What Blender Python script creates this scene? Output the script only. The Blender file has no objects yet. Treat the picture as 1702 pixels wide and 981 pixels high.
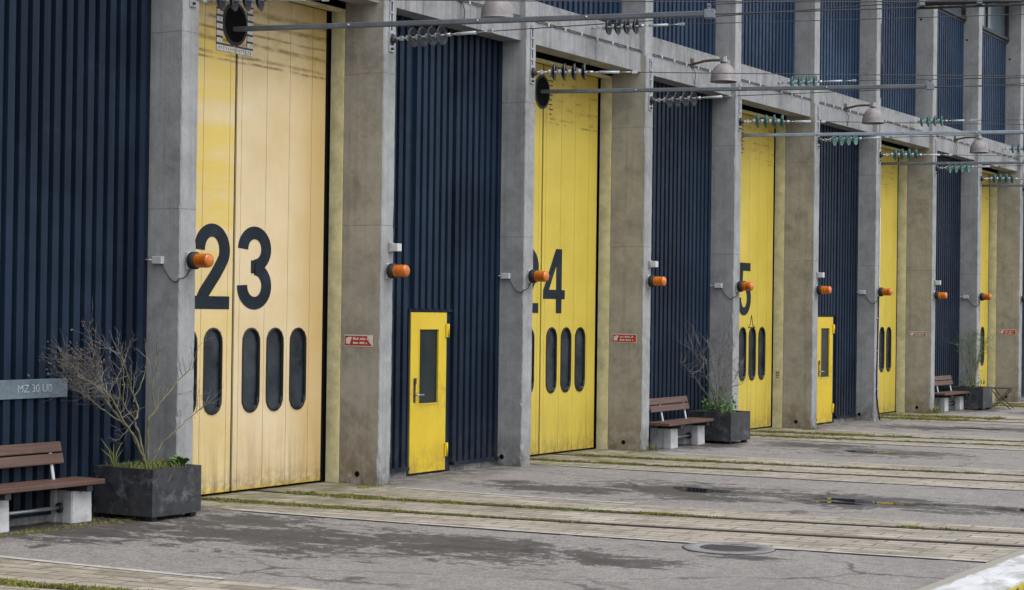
import bpy, bmesh, math, random
from mathutils import Vector, Matrix
R = random.Random(7)
PI = math.pi
scene = bpy.context.scene
col = scene.collection

# ------------------------------------------------------------------ helpers
class MB:
    """collects geometry, then links it as ONE mesh object"""
    def __init__(s): s.v = []; s.f = []; s.m = []; s.uv = {}; s.sm = []
    def face(s, pts, m=0, sm=False):
        b = len(s.v); s.v += [tuple(p) for p in pts]
        s.f.append(tuple(range(b, b+len(pts)))); s.m.append(m); s.sm.append(sm)
    def box(s, a, b, m=0, bev=0.0):
        x0, y0, z0 = [min(a[i], b[i]) for i in range(3)]; x1, y1, z1 = [max(a[i], b[i]) for i in range(3)]
        if bev > 0:
            e = bev
            bm = bmesh.new(); bmesh.ops.create_cube(bm, size=1)
            for v in bm.verts:
                v.co = Vector(((x0+x1)/2+v.co.x*(x1-x0), (y0+y1)/2+v.co.y*(y1-y0), (z0+z1)/2+v.co.z*(z1-z0)))
            bmesh.ops.bevel(bm, geom=list(bm.edges), offset=e, segments=2, profile=.5, affect='EDGES')
            s.bm(bm, m); return
        B = len(s.v)
        s.v += [(x0,y0,z0),(x1,y0,z0),(x1,y1,z0),(x0,y1,z0),(x0,y0,z1),(x1,y0,z1),(x1,y1,z1),(x0,y1,z1)]
        for q in ((3,2,1,0),(4,5,6,7),(0,1,5,4),(1,2,6,5),(2,3,7,6),(3,0,4,7)):
            s.f.append(tuple(B+i for i in q)); s.m.append(m); s.sm.append(False)
    def bm(s, bm, m=0, sm=False):
        B = len(s.v); bm.verts.index_update()
        s.v += [tuple(v.co) for v in bm.verts]
        for f in bm.faces:
            s.f.append(tuple(B+v.index for v in f.verts)); s.m.append(m); s.sm.append(sm)
        bm.free()
    def prism(s, poly, axis, a, b, m=0):
        """poly: 2d points; axis 0: (y,z) along x, 1: (x,z) along y, 2: (x,y) along z"""
        def P(p, t): return {0:(t,p[0],p[1]), 1:(p[0],t,p[1]), 2:(p[0],p[1],t)}[axis]
        n = len(poly); B = len(s.v)
        s.v += [P(p, a) for p in poly]+[P(p, b) for p in poly]
        s.f.append(tuple(B+i for i in range(n))[::-1]); s.m.append(m); s.sm.append(False)
        s.f.append(tuple(B+n+i for i in range(n))); s.m.append(m); s.sm.append(False)
        for i in range(n):
            j = (i+1) % n
            s.f.append((B+i, B+j, B+n+j, B+n+i)); s.m.append(m); s.sm.append(False)
    def tube(s, pts, rad, m=0, n=8, cap=True, sm=True):
        pts = [Vector(p) for p in pts]
        if not isinstance(rad, (list, tuple)): rad = [rad]*len(pts)
        B = len(s.v); up = Vector((0,0,1)); prev = None
        for i, p in enumerate(pts):
            d = (pts[min(i+1,len(pts)-1)]-pts[max(i-1,0)])
            if d.length < 1e-9: d = Vector((0,0,1))
            d.normalize()
            if prev is None:
                a = d.cross(up)
                if a.length < .05: a = d.cross(Vector((1,0,0)))
            else:
                a = prev-d*prev.dot(d)
                if a.length < 1e-4: a = d.orthogonal()
            a.normalize(); prev = a; b = d.cross(a)
            for k in range(n):
                t = 2*PI*k/n; q = p+(a*math.cos(t)+b*math.sin(t))*rad[i]; s.v.append(tuple(q))
        for i in range(len(pts)-1):
            for k in range(n):
                k2 = (k+1) % n
                s.f.append((B+i*n+k, B+(i+1)*n+k, B+(i+1)*n+k2, B+i*n+k2)); s.m.append(m); s.sm.append(sm)
        if cap:
            s.f.append(tuple(B+k for k in range(n))); s.m.append(m); s.sm.append(False)
            e = B+(len(pts)-1)*n
            s.f.append(tuple(e+k for k in range(n))[::-1]); s.m.append(m); s.sm.append(False)
    def lathe(s, prof, origin, axis, m=0, n=20, sm=True):
        """prof: (r, t) along axis from origin"""
        o = Vector(origin); d = Vector(axis).normalized(); a = d.orthogonal().normalized(); b = d.cross(a)
        B = len(s.v)
        for r, t in prof:
            for k in range(n):
                an = 2*PI*k/n; s.v.append(tuple(o+d*t+(a*math.cos(an)+b*math.sin(an))*max(r,1e-4)))
        for i in range(len(prof)-1):
            for k in range(n):
                k2 = (k+1) % n
                s.f.append((B+i*n+k, B+i*n+k2, B+(i+1)*n+k2, B+(i+1)*n+k)); s.m.append(m); s.sm.append(sm)
    def mesh(s, name, mats, recalc=True):
        me = bpy.data.meshes.new(name)
        me.from_pydata(s.v, [], s.f)
        for mt in (mats if isinstance(mats, (list, tuple)) else [mats]): me.materials.append(mt)
        for i, p in enumerate(me.polygons):
            p.material_index = s.m[i]; p.use_smooth = s.sm[i]
        if recalc:
            bm = bmesh.new(); bm.from_mesh(me); bmesh.ops.recalc_face_normals(bm, faces=bm.faces); bm.to_mesh(me); bm.free()
        me.update()
        return me
    def build(s, name, mats, parent=None, loc=(0,0,0), recalc=True):
        return link(name, s.mesh(name, mats, recalc), parent, loc)

def link(name, me, parent=None, loc=(0,0,0), rz=0):
    o = bpy.data.objects.new(name, me); col.objects.link(o)
    o.location = loc; o.rotation_euler = (0,0,rz)
    if parent: o.parent = parent
    return o
def thing(name, label, cat, loc=(0,0,0), rz=0, group=None):
    o = link(name, None, None, loc, rz); tag(o, label, cat, group); o.empty_display_size = .2
    return o
def tag(o, label=None, cat=None, group=None, kind=None):
    if label: o['label'] = label
    if cat: o['category'] = cat
    if group: o['group'] = group
    if kind: o['kind'] = kind
    return o
def dup(root, loc, rz=0, label=None):
    r = root.copy(); col.objects.link(r); r.location = loc; r.rotation_euler = (0,0,rz)
    if label: r['label'] = label
    for ch in list(root.children):
        c = ch.copy(); col.objects.link(c); c.parent = r
        for g in list(ch.children):
            d = g.copy(); col.objects.link(d); d.parent = c
    return r

# ------------------------------------------------------------------ materials
def new_mat(name):
    m = bpy.data.materials.new(name); m.use_nodes = True
    nt = m.node_tree; b = nt.nodes['Principled BSDF']
    return m, nt, b
class N:
    """small node-building helper"""
    def __init__(s, nt, rnd=False):
        s.nt = nt
        tc = nt.nodes.new('ShaderNodeTexCoord'); s.obj = tc.outputs['Object']; s.uv = tc.outputs['UV']
        if rnd:
            oi = nt.nodes.new('ShaderNodeObjectInfo')
            ad = nt.nodes.new('ShaderNodeVectorMath'); ad.operation = 'ADD'
            sc = s.math('MULTIPLY', oi.outputs['Random'], 37.0)
            nt.links.new(s.obj, ad.inputs[0]); nt.links.new(sc, ad.inputs[1]); s.rand = oi.outputs['Random']
            s.co = ad.outputs[0]
        else: s.co = s.obj
    def L(s, a, b): s.nt.links.new(a, b)
    def setin(s, sock, v):
        if hasattr(v, 'is_output'): s.L(v, sock)
        else: sock.default_value = v
    def math(s, op, a, b=0.0, c=None, clamp=False):
        n = s.nt.nodes.new('ShaderNodeMath'); n.operation = op; n.use_clamp = clamp
        s.setin(n.inputs[0], a); s.setin(n.inputs[1], b)
        if c is not None: s.setin(n.inputs[2], c)
        return n.outputs[0]
    def map(s, scale=(1,1,1), loc=(0,0,0), vec=None):
        n = s.nt.nodes.new('ShaderNodeMapping'); s.L(vec or s.co, n.inputs[0])
        n.inputs['Scale'].default_value = scale; n.inputs['Location'].default_value = loc
        return n.outputs[0]
    def noise(s, scale, detail=6, rough=.6, vec=None, dist=0):
        n = s.nt.nodes.new('ShaderNodeTexNoise'); s.L(vec or s.co, n.inputs['Vector'])
        n.inputs['Scale'].default_value = scale; n.inputs['Detail'].default_value = detail
        n.inputs['Roughness'].default_value = rough; n.inputs['Distortion'].default_value = dist
        return n.outputs['Fac']
    def ramp(s, f, a, b, ca=0.0, cb=1.0):
        n = s.nt.nodes.new('ShaderNodeMapRange'); n.clamp = True
        s.setin(n.inputs[0], f); n.inputs[1].default_value = a; n.inputs[2].default_value = b
        n.inputs[3].default_value = ca; n.inputs[4].default_value = cb
        return n.outputs[0]
    def mix(s, f, a, b, mode='MIX'):
        n = s.nt.nodes.new('ShaderNodeMix'); n.data_type = 'RGBA'; n.blend_type = mode; n.clamp_factor = True
        s.setin(n.inputs[0], f)
        for i, v in ((6, a), (7, b)):
            if hasattr(v, 'is_output'): s.L(v, n.inputs[i])
            else: n.inputs[i].default_value = (*v, 1) if len(v) == 3 else v
        return n.outputs[2]
    def sep(s, vec=None):
        n = s.nt.nodes.new('ShaderNodeSeparateXYZ'); s.L(vec or s.obj, n.inputs[0]); return n.outputs
    def bump(s, h, strength, dist=.01):
        n = s.nt.nodes.new('ShaderNodeBump'); s.setin(n.inputs['Height'], h)
        n.inputs['Strength'].default_value = strength; n.inputs['Distance'].default_value = dist
        return n.outputs[0]
def rgb(r, g, b):
    f = lambda c: (c/255/12.92 if c/255 <= .04045 else ((c/255+.055)/1.055)**2.4)
    return (f(r), f(g), f(b))
def simple(name, c, rough=.6, metal=0.0, var=.25, scale=8, bump=0, bscale=60, rnd=True, spec=.5, dirt=None):
    m, nt, b = new_mat(name); n = N(nt, rnd)
    f = n.ramp(n.noise(scale, 6, .65), .3, .7)
    c2 = tuple(x*(1-var) for x in c); c1 = tuple(min(1, x*(1+var*.5)) for x in c)
    o = n.mix(f, c2, c1)
    if dirt: o = n.mix(n.ramp(n.noise(scale*.6, 8, .75), .52, .72, 0, .8), o, dirt)
    n.L(o, b.inputs['Base Color'])
    n.L(n.ramp(n.noise(scale*2), .3, .7, rough*.85, min(1, rough*1.15)), b.inputs['Roughness'])
    b.inputs['Metallic'].default_value = metal; b.inputs['Specular IOR Level'].default_value = spec
    if bump: n.L(n.bump(n.noise(bscale, 4), bump, .004), b.inputs['Normal'])
    return m

def concrete(name, base, tint, foot=(.05,.045,.035), joints=True, streak=.5, moss=False):
    m, nt, b = new_mat(name); n = N(nt, True)
    f = n.ramp(n.noise(1.7, 9, .68), .36, .64)
    o = n.mix(f, tuple(c*.86 for c in base), tint)
    blot = n.ramp(n.noise(4.5, 9, .74, dist=.6), .47, .66, 0, .7)
    o = n.mix(blot, o, tuple(c*1.45 for c in base))
    st = n.noise(1.0, 6, .7, vec=n.map((16, 16, .35)))
    o = n.mix(n.ramp(st, .5, .78, 0, streak), o, tuple(c*.42 for c in base))
    fine = n.noise(85, 3, .8)
    o = n.mix(n.ramp(fine, .42, .75, 0, .35), o, tuple(c*.5 for c in base))
    z = n.sep()[2]
    if joints:
        for zz in (3.34, 5.3):
            d = n.math('ABSOLUTE', n.math('SUBTRACT', z, zz))
            o = n.mix(n.ramp(d, .003, .008, .5, 0), o, tuple(c*.35 for c in base))
        ft = n.math('MULTIPLY', n.ramp(z, .02, .5, 1, 0), n.ramp(n.noise(7, 6, .7), .35, .62))
        o = n.mix(n.math('MULTIPLY', ft, .75), o, foot)
    if moss:
        o = n.mix(n.math('MULTIPLY', n.ramp(z, 6.7, 6.9), n.ramp(n.noise(6, 6, .7), .45, .65, 0, .6)), o, (.06,.065,.035))
    if 'rust' in name:
        o = n.mix(n.ramp(n.noise(2.8, 9, .72, dist=.8), .50, .62, 0, .5), o, (.36,.34,.28))
        o = n.mix(n.math('MULTIPLY', n.ramp(z, 1.2, .1, 0, 1), n.ramp(n.noise(3.5, 7, .7), .42, .6, 0, .6)), o, (.17,.125,.07))
    pit = n.ramp(n.noise(34, 2, .5), .70, .78)
    o = n.mix(n.math('MULTIPLY', pit, .5), o, tuple(c*.3 for c in base))
    n.L(o, b.inputs['Base Color'])
    b.inputs['Roughness'].default_value = .88; b.inputs['Specular IOR Level'].default_value = .25
    h = n.math('ADD', n.math('MULTIPLY', fine, .5), n.noise(14, 6, .7))
    n.L(n.bump(h, .35, .012), b.inputs['Normal'])
    return m
M = {}
M['conc'] = concrete('pillar_concrete', (.255,.26,.26), (.34,.345,.345))
M['conc_brown'] = concrete('pillar_concrete_rust_dusted', (.255,.238,.205), (.35,.335,.295), foot=(.10,.07,.035))
M['beam'] = concrete('beam_concrete', (.225,.23,.235), (.32,.325,.33), joints=False, streak=.95, moss=True)

def cladding(name, c1, c2):
    m, nt, b = new_mat(name); n = N(nt, True)
    o = n.mix(n.ramp(n.noise(1.0, 5, .6, vec=n.map((7, 7, .22))), .35, .7), c1, c2)
    o = n.mix(n.ramp(n.noise(1.0, 2, .6, vec=n.map((5.3, .1, .02))), .42, .62, 0, .55), o, tuple(c*.55 for c in c1))
    o = n.mix(n.ramp(n.noise(1.0, 7, .8, vec=n.map((30, 30, .7))), .55, .75, 0, .4), o, (.045,.05,.058))
    o = n.mix(n.ramp(n.noise(2.2, 8, .75), .56, .78, 0, .3), o, (.04,.045,.055))
    o = n.mix(n.ramp(n.noise(.55, 4, .6), .45, .68, 0, .5), o, tuple(c*1.6 for c in c2))
    z = n.sep()[2]
    ft = n.math('MULTIPLY', n.ramp(z, .1, .9, 1, 0), n.ramp(n.noise(5, 6, .7), .4, .65))
    o = n.mix(n.math('MULTIPLY', ft, .4), o, (.05,.048,.045))
    n.L(o, b.inputs['Base Color'])
    n.L(n.ramp(n.noise(6), .3, .7, .36, .58), b.inputs['Roughness'])
    b.inputs['Specular IOR Level'].default_value = .14
    n.L(n.bump(n.noise(1.4, 3, .5), .25, .02), b.inputs['Normal'])
    return m
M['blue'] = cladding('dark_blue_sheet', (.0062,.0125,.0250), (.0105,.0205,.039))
M['blue_up'] = cladding('skylit_blue_sheet', (.0125,.026,.054), (.020,.039,.077))  # same blue paint as below; stronger sky light is put into the colour

def door_paint(name, base, alt, faded):
    m, nt, b = new_mat(name); n = N(nt, True)
    X, Y, Z = n.sep()
    o = n.mix(n.ramp(n.noise(1.3, 6, .6), .35, .68), base, alt)
    if faded:   # bleached paint with yellow worn bands on the left leaf
        band = n.noise(1.0, 4, .6, vec=n.map((.6, .6, 3.2)))
        left = n.ramp(X, -.02, .02, 1, .12)
        hi = n.ramp(Z, 1.6, 3.4, .25, 1)
        k = n.math('MULTIPLY', n.math('MULTIPLY', n.ramp(band, .36, .58), left), hi)
        o = n.mix(n.math('MULTIPLY', left, .22), o, (.60,.43,.10)); o = n.mix(n.math('MULTIPLY', k, .8), o, (.60,.44,.075))
        edge = n.ramp(n.math('ABSOLUTE', n.math('SUBTRACT', X, 1.62)), .12, .5, .55, 0)  # soft shade of the next pillar on the right end, painted into the colour
        o = n.mix(edge, o, (.50,.33,.10))
        o = n.mix(n.ramp(Z, .1, .04, 0, .8), o, (.60,.42,.03))
    # scuffs: narrow, nearly level bands high on the door
    tilt = n.map((1,1,1))
    wob = n.math('MULTIPLY', n.math('SUBTRACT', n.noise(1.3, 4, .6), .5), .05)
    zw = n.math('ADD', Z, wob); acc = None
    for zz, hw in ((5.235,.013),(5.30,.016),(5.47,.022),(5.60,.012),(5.74,.02),(5.88,.03)):
        l = n.ramp(n.math('ABSOLUTE', n.math('SUBTRACT', zw, zz)), hw*.5, hw*1.8, 1, 0)
        acc = l if acc is None else n.math('MAXIMUM', acc, l)
    brk = n.ramp(n.noise(1.0, 5, .7, vec=n.map((4, 4, 9))), .36 if faded else .50, .58 if faded else .66)
    w = n.math('MULTIPLY', acc, brk)
    o = n.mix(n.math('MULTIPLY', w, .82), o, (.10,.06,.018))
    mott = n.math('MULTIPLY', n.ramp(n.noise(3.2, 6, .7), .5, .7), n.ramp(Z, 5.1, 5.5))
    o = n.mix(n.math('MULTIPLY', mott, .6), o, (.30,.17,.04))
    o = n.mix(n.math('MULTIPLY', n.ramp(Z, 4.9, 6.0), .45), o, (.30,.20,.045))  # shade under the beam, painted in as a browner door top
    # grime
    g = n.noise(1.0, 7, .7, vec=n.map((9, 9, .8)))
    g = n.math('MULTIPLY', n.ramp(g, .42, .7), n.ramp(Z, .1, .95, 1, .04))
    o = n.mix(n.math('MULTIPLY', g, .62), o, (.13,.085,.03))
    lo = n.math('MULTIPLY', n.ramp(Z, .05, .32, 1, 0), n.ramp(n.noise(11, 5, .7), .38, .62))
    o = n.mix(n.math('MULTIPLY', lo, .55), o, (.07,.05,.025))
    o = n.mix(n.ramp(n.noise(26, 4, .7), .66, .74, 0, .4), o, tuple(c*.45 for c in base))
    n.L(o, b.inputs['Base Color'])
    b.inputs['Roughness'].default_value = .5; b.inputs['Specular IOR Level'].default_value = .35
    n.L(n.bump(n.noise(1.2, 3, .5, vec=n.map((3, 3, .5))), .3, .02), b.inputs['Normal'])
    return m
M['cream'] = door_paint('bleached_cream_paint', (.565,.445,.255), (.64,.53,.35), True)
M['yellow'] = door_paint('yellow_gate_paint', (.49,.375,.050), (.56,.44,.075), False)
m, nt, b = new_mat('bright_yellow_paint'); n = N(nt, False)
Z_ = n.sep()[2]
o = n.mix(n.ramp(n.noise(2.2, 6), .35, .65), (.55,.39,.014), (.60,.435,.022))
o = n.mix(n.math('MULTIPLY', n.ramp(Z_, .05, .5, 1, 0), n.ramp(n.noise(6, 6, .7), .38, .62, 0, .6)), o, (.20,.13,.03))
o = n.mix(n.ramp(n.noise(1.0, 7, .75, vec=n.map((14, 14, 1.2))), .56, .76, 0, .35), o, (.26,.17,.03))
hb = n.math('MULTIPLY', n.ramp(n.math('ABSOLUTE', n.math('SUBTRACT', Z_, 1.1)), .1, .35, 1, 0), n.ramp(n.noise(9, 6, .7), .45, .65, 0, .4))
o = n.mix(hb, o, (.16,.11,.03))
n.L(o, b.inputs['Base Color']); n.L(n.ramp(n.noise(7), .3, .7, .32, .6), b.inputs['Roughness']); n.L(n.bump(n.noise(3.5, 3), .2, .01), b.inputs['Normal'])
M['yellow_new'] = m
M['jamb'] = simple('dull_yellow_jamb_paint', (.66,.605,.345), .6, var=.3, scale=4, dirt=(.36,.34,.22))
M['black'] = simple('black_rubber', (.008,.008,.009), .7, var=.3)
M['gasket'] = simple('shiny_rubber_gasket', (.010,.010,.012), .32, var=.3)
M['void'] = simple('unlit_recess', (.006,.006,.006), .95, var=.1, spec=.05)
M['numeral'] = simple('anthracite_numeral_paint', (.011,.017,.026), .6, var=.35, scale=4, spec=.2, dirt=(.035,.045,.055))
m, nt, b = new_mat('tinted_window_glass'); n = N(nt, True)
n.L(n.mix(n.ramp(n.noise(2.5, 5), .35, .7), (.008,.013,.019), (.042,.052,.064)), b.inputs['Base Color'])
n.L(n.ramp(n.noise(5, 5), .4, .7, .05, .16), b.inputs['Roughness']); b.inputs['Specular IOR Level'].default_value = .45
n.L(n.bump(n.noise(2.6, 2, .5), .5, .03), b.inputs['Normal'])
M['glass'] = m
m, nt, b = new_mat('greenish_pane'); n = N(nt, True)
n.L(n.mix(n.ramp(n.noise(1.6, 5, vec=n.map((1,1,.5))), .4, .7), (.006,.012,.013), (.024,.034,.030)), b.inputs['Base Color'])
b.inputs['Roughness'].default_value = .12; b.inputs['Specular IOR Level'].default_value = .4
M['pane'] = m
M['up_pane'] = simple('upper_window_glass', (.10,.13,.155), .12, var=.4, scale=1.5)
M['steel'] = simple('galvanised_steel', (.42,.44,.46), .42, .7, var=.35, scale=14)
M['tube'] = simple('painted_pole_steel', (.11,.125,.14), .5, .3, var=.3, scale=6)
M['dsteel'] = simple('dark_steel', (.045,.045,.048), .55, .4, var=.4, scale=10)
M['white'] = simple('white_plastic', (.50,.51,.50), .5, var=.15, scale=10)
M['whiteplate'] = simple('dirty_white_paint', (.48,.46,.43), .6, var=.3, scale=18, dirt=(.12,.11,.10))
M['greybox'] = simple('light_grey_box', (.48,.50,.52), .5, var=.2)
M['porc'] = simple('light_porcelain', (.42,.46,.50), .3, var=.2)
M['glassdark'] = simple('smoked_glass_disc', (.012,.013,.016), .25, var=.3, spec=.3)
M['glassteal'] = simple('teal_glass_disc', (.045,.16,.15), .12, var=.3)
m, nt, b = new_mat('smoked_clear_glass'); n = N(nt)
b.inputs['Base Color'].default_value = (.03,.032,.036,1); b.inputs['Roughness'].default_value = .3; b.inputs['Specular IOR Level'].default_value = .3; b.inputs['Alpha'].default_value = .42
M['glassclear'] = m
M['dome'] = simple('mauve_grey_enamel', (.225,.205,.205), .55, var=.3, scale=7, dirt=(.33,.31,.305))
M['rustarm'] = simple('rusted_arm', (.075,.05,.035), .75, var=.5, scale=9, dirt=(.16,.08,.02))
m, nt, b = new_mat('orange_lens'); n = N(nt, True)
Zs = n.noise(1.0, 3, .5, vec=n.map((3, 26, 3)))
n.L(n.mix(n.ramp(Zs, .3, .7), (.33,.065,.003), (.60,.165,.008)), b.inputs['Base Color'])
b.inputs['Roughness'].default_value = .22; b.inputs['Subsurface Weight'].default_value = .15
b.inputs['Subsurface Radius'].default_value = (.06,.02,.005); b.inputs['Coat Weight'].default_value = .3
M['orange'] = m
M['red'] = simple('red_sign_face', (.36,.028,.022), .5, var=.3, scale=14, dirt=(.30,.10,.08))
M['faded'] = simple('washed_out_sign_face', (.25,.185,.15), .6, var=.25, scale=14)
M['signwhite'] = simple('sign_white', (.60,.55,.52), .55, var=.2, scale=20)
M['plate'] = simple('weathered_blue_grey_steel', (.17,.225,.27), .42, .35, var=.35, scale=5, dirt=(.06,.07,.07))
M['chalk'] = simple('worn_pale_lettering', (.33,.39,.44), .7, var=.4, scale=30)
def wood():
    m, nt, b = new_mat('brown_stained_plank'); n = N(nt, True)
    g = n.noise(1.0, 7, .7, vec=n.map((1.4, 38, 38)))
    o = n.mix(n.ramp(g, .3, .7), (.055,.028,.020), (.120,.066,.048))
    o = n.mix(n.ramp(n.noise(4, 6, .7), .55, .8, 0, .5), o, (.15,.115,.10))
    n.L(o, b.inputs['Base Color']); b.inputs['Roughness'].default_value = .6
    n.L(n.bump(g, .3, .004), b.inputs['Normal']); return m
M['wood'] = wood()
M['benchleg'] = simple('pale_cast_concrete', (.46,.47,.47), .85, var=.25, scale=5, bump=.3, dirt=(.20,.20,.19), spec=.25)
M['planter'] = simple('charcoal_planter_shell', (.032,.033,.038), .5, var=.7, scale=7, bump=.25, bscale=30, dirt=(.16,.165,.185))
M['soil'] = simple('dark_soil', (.03,.022,.014), .95, var=.5, scale=20, bump=.8, bscale=30)
M['bark'] = simple('lichen_bark', (.15,.14,.075), .85, var=.55, scale=14, dirt=(.15,.155,.065))
M['bark2'] = simple('grey_brown_bark', (.12,.105,.09), .85, var=.4, scale=14)
M['twig'] = simple('thin_dead_twig', (.15,.142,.135), .85, var=.5, scale=3)
M['leafbrown'] = simple('dead_brown_leaf', (.085,.062,.050), .8, var=.5, scale=6)
M['leafgreen'] = simple('fresh_leaf', (.07,.15,.028), .55, var=.5, scale=5)
M['grass'] = simple('short_grass', (.14,.165,.035), .7, var=.55, scale=7)
M['moss'] = simple('moss_growth', (.17,.165,.026), .9, var=.6, scale=3)
M['wire'] = simple('weathered_wire', (.05,.055,.06), .55, .3, var=.2)
M['litter'] = simple('fallen_leaf_bits', (.22,.17,.07), .8, var=.6, scale=30)
M['rail'] = simple('rusted_rail_steel', (.060,.042,.032), .6, .3, var=.5, scale=6, dirt=(.10,.085,.07))
M['groove'] = simple('dirt_filled_groove', (.016,.014,.010), .95, var=.5, scale=12)

def asphalt():
    m, nt, b = new_mat('old_asphalt'); n = N(nt)
    sp = n.noise(30, 8, 1.0)
    o = n.mix(n.ramp(sp, .41, .59), (.100,.092,.083), (.425,.400,.372))
    vor = nt.nodes.new('ShaderNodeTexVoronoi'); n.L(n.co, vor.inputs['Vector']); vor.inputs['Scale'].default_value = 38
    o = n.mix(n.ramp(vor.outputs['Distance'], .0, .30, .75, 0), o, (.47,.46,.45))
    mid = n.noise(10, 3, .8)
    o = n.mix(n.ramp(mid, .40, .60, 0, .42), o, (.125,.118,.112))
    o = n.mix(n.ramp(n.noise(.9, 8, .7), .42, .7, 0, .45), o, (.135,.128,.122))
    def crack(sc, wd, off):
        v = nt.nodes.new('ShaderNodeTexVoronoi'); v.feature = 'DISTANCE_TO_EDGE'; v.inputs['Scale'].default_value = sc
        wv = nt.nodes.new('ShaderNodeVectorMath'); wv.operation = 'ADD'
        nz = nt.nodes.new('ShaderNodeTexNoise'); nz.inputs['Scale'].default_value = 3.0; nz.inputs['Detail'].default_value = 6; n.L(n.map((1,1,1),(off,off,0)), nz.inputs['Vector'])
        scl = nt.nodes.new('ShaderNodeVectorMath'); scl.operation = 'SCALE'; scl.inputs['Scale'].default_value = .35; n.L(nz.outputs['Color'], scl.inputs[0])
        n.L(n.map((1,.6,1),(off,off,0)), wv.inputs[0]); n.L(scl.outputs[0], wv.inputs[1]); n.L(wv.outputs[0], v.inputs['Vector'])
        return n.math('MULTIPLY', n.ramp(v.outputs['Distance'], wd*.4, wd, 1, 0), n.ramp(n.noise(.7, 3, vec=n.map((1,1,1),(off,0,0))), .46, .58))
    o = n.mix(n.math('MULTIPLY', crack(.40, .012, 3.3), .65), o, (.03,.028,.025))
    o = n.mix(n.math('MULTIPLY', crack(1.1, .018, 9.1), .35), o, (.05,.047,.042))
    o = n.mix(n.ramp(n.noise(2.6, 7, .7), .57, .72, 0, .4), o, (.37,.365,.36))
    # damp patches that have a place of their own on the yard
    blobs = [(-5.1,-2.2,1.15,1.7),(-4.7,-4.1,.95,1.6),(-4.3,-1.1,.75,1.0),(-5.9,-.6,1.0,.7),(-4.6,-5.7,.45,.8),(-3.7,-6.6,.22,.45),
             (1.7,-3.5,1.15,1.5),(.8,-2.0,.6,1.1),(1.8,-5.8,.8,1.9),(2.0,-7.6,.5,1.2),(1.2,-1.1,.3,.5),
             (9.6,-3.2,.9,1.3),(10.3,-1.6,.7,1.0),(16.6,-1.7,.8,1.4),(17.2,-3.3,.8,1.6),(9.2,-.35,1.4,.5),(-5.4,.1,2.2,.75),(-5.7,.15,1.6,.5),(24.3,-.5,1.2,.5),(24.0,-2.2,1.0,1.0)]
    acc = None
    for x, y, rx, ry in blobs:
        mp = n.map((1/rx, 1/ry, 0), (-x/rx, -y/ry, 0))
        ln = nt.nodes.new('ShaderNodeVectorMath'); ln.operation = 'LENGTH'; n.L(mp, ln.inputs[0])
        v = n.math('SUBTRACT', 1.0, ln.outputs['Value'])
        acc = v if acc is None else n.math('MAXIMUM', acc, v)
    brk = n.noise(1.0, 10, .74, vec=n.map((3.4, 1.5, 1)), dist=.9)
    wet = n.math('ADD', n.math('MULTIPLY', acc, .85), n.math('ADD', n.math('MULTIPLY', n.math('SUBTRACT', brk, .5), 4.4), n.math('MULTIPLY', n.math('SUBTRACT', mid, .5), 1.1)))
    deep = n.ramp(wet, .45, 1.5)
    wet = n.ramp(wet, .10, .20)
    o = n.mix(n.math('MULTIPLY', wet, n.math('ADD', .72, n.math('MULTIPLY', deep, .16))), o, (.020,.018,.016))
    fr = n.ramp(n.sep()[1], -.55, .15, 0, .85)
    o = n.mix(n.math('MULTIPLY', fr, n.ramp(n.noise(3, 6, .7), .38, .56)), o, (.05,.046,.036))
    n.L(o, b.inputs['Base Color'])
    n.L(n.math('SUBTRACT', .9, n.math('MULTIPLY', wet, n.math('ADD', .18, n.math('MULTIPLY', deep, .22)))), b.inputs['Roughness'])
    b.inputs['Specular IOR Level'].default_value = .35
    n.L(n.bump(n.math('ADD', sp, n.math('MULTIPLY', n.noise(2.5, 5), .8)), .6, .012), b.inputs['Normal'])
    return m
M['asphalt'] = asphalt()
def paving():
    m, nt, b = new_mat('tan_paving_slabs'); n = N(nt)
    br = nt.nodes.new('ShaderNodeTexBrick')
    wob = n.noise(2.0, 3)
    n.L(n.map((1,1,1), vec=n.uv), br.inputs['Vector'])
    br.inputs['Color1'].default_value = (.365,.325,.27,1); br.inputs['Color2'].default_value = (.50,.45,.38,1)
    br.inputs['Mortar'].default_value = (.075,.066,.042,1)
    br.inputs['Scale'].default_value = 1; br.inputs['Mortar Size'].default_value = .013; br.inputs['Mortar Smooth'].default_value = .3
    br.inputs['Brick Width'].default_value = .56; br.inputs['Row Height'].default_value = .19; br.inputs['Bias'].default_value = -.1
    br.offset = .42
    o = br.outputs['Color']
    o = n.mix(n.ramp(n.noise(1.6, 8, .7), .40, .66, 0, .6), o, (.20,.18,.135))
    o = n.mix(n.ramp(n.noise(7, 7, .75), .54, .72, 0, .5), o, (.13,.115,.08))
    o = n.mix(n.ramp(n.noise(24, 5, .9), .42, .62, 0, .5), o, (.16,.145,.12))
    o = n.mix(n.ramp(n.noise(1.0, 9, .75, vec=n.map((2.2, .9, 1)), dist=.6), .50, .60, 0, .55), o, (.115,.098,.07))
    near = n.ramp(n.sep()[1], -2.6, .2)
    o = n.mix(n.math('MULTIPLY', near, n.ramp(n.noise(2.1, 7, .7), .40, .58, 0, .8)), o, (.095,.095,.036))
    n.L(o, b.inputs['Base Color']); b.inputs['Roughness'].default_value = .85; b.inputs['Specular IOR Level'].default_value = .3
    h = n.math('ADD', n.math('MULTIPLY', br.outputs['Fac'], -1.0), n.math('MULTIPLY', n.noise(40, 3), .5))
    n.L(n.bump(h, .5, .01), b.inputs['Normal'])
    return m
M['paving'] = paving()
M['edging'] = simple('pale_concrete_edging', (.42,.41,.38), .85, var=.3, scale=7, bump=.3, dirt=(.24,.22,.19))
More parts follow.
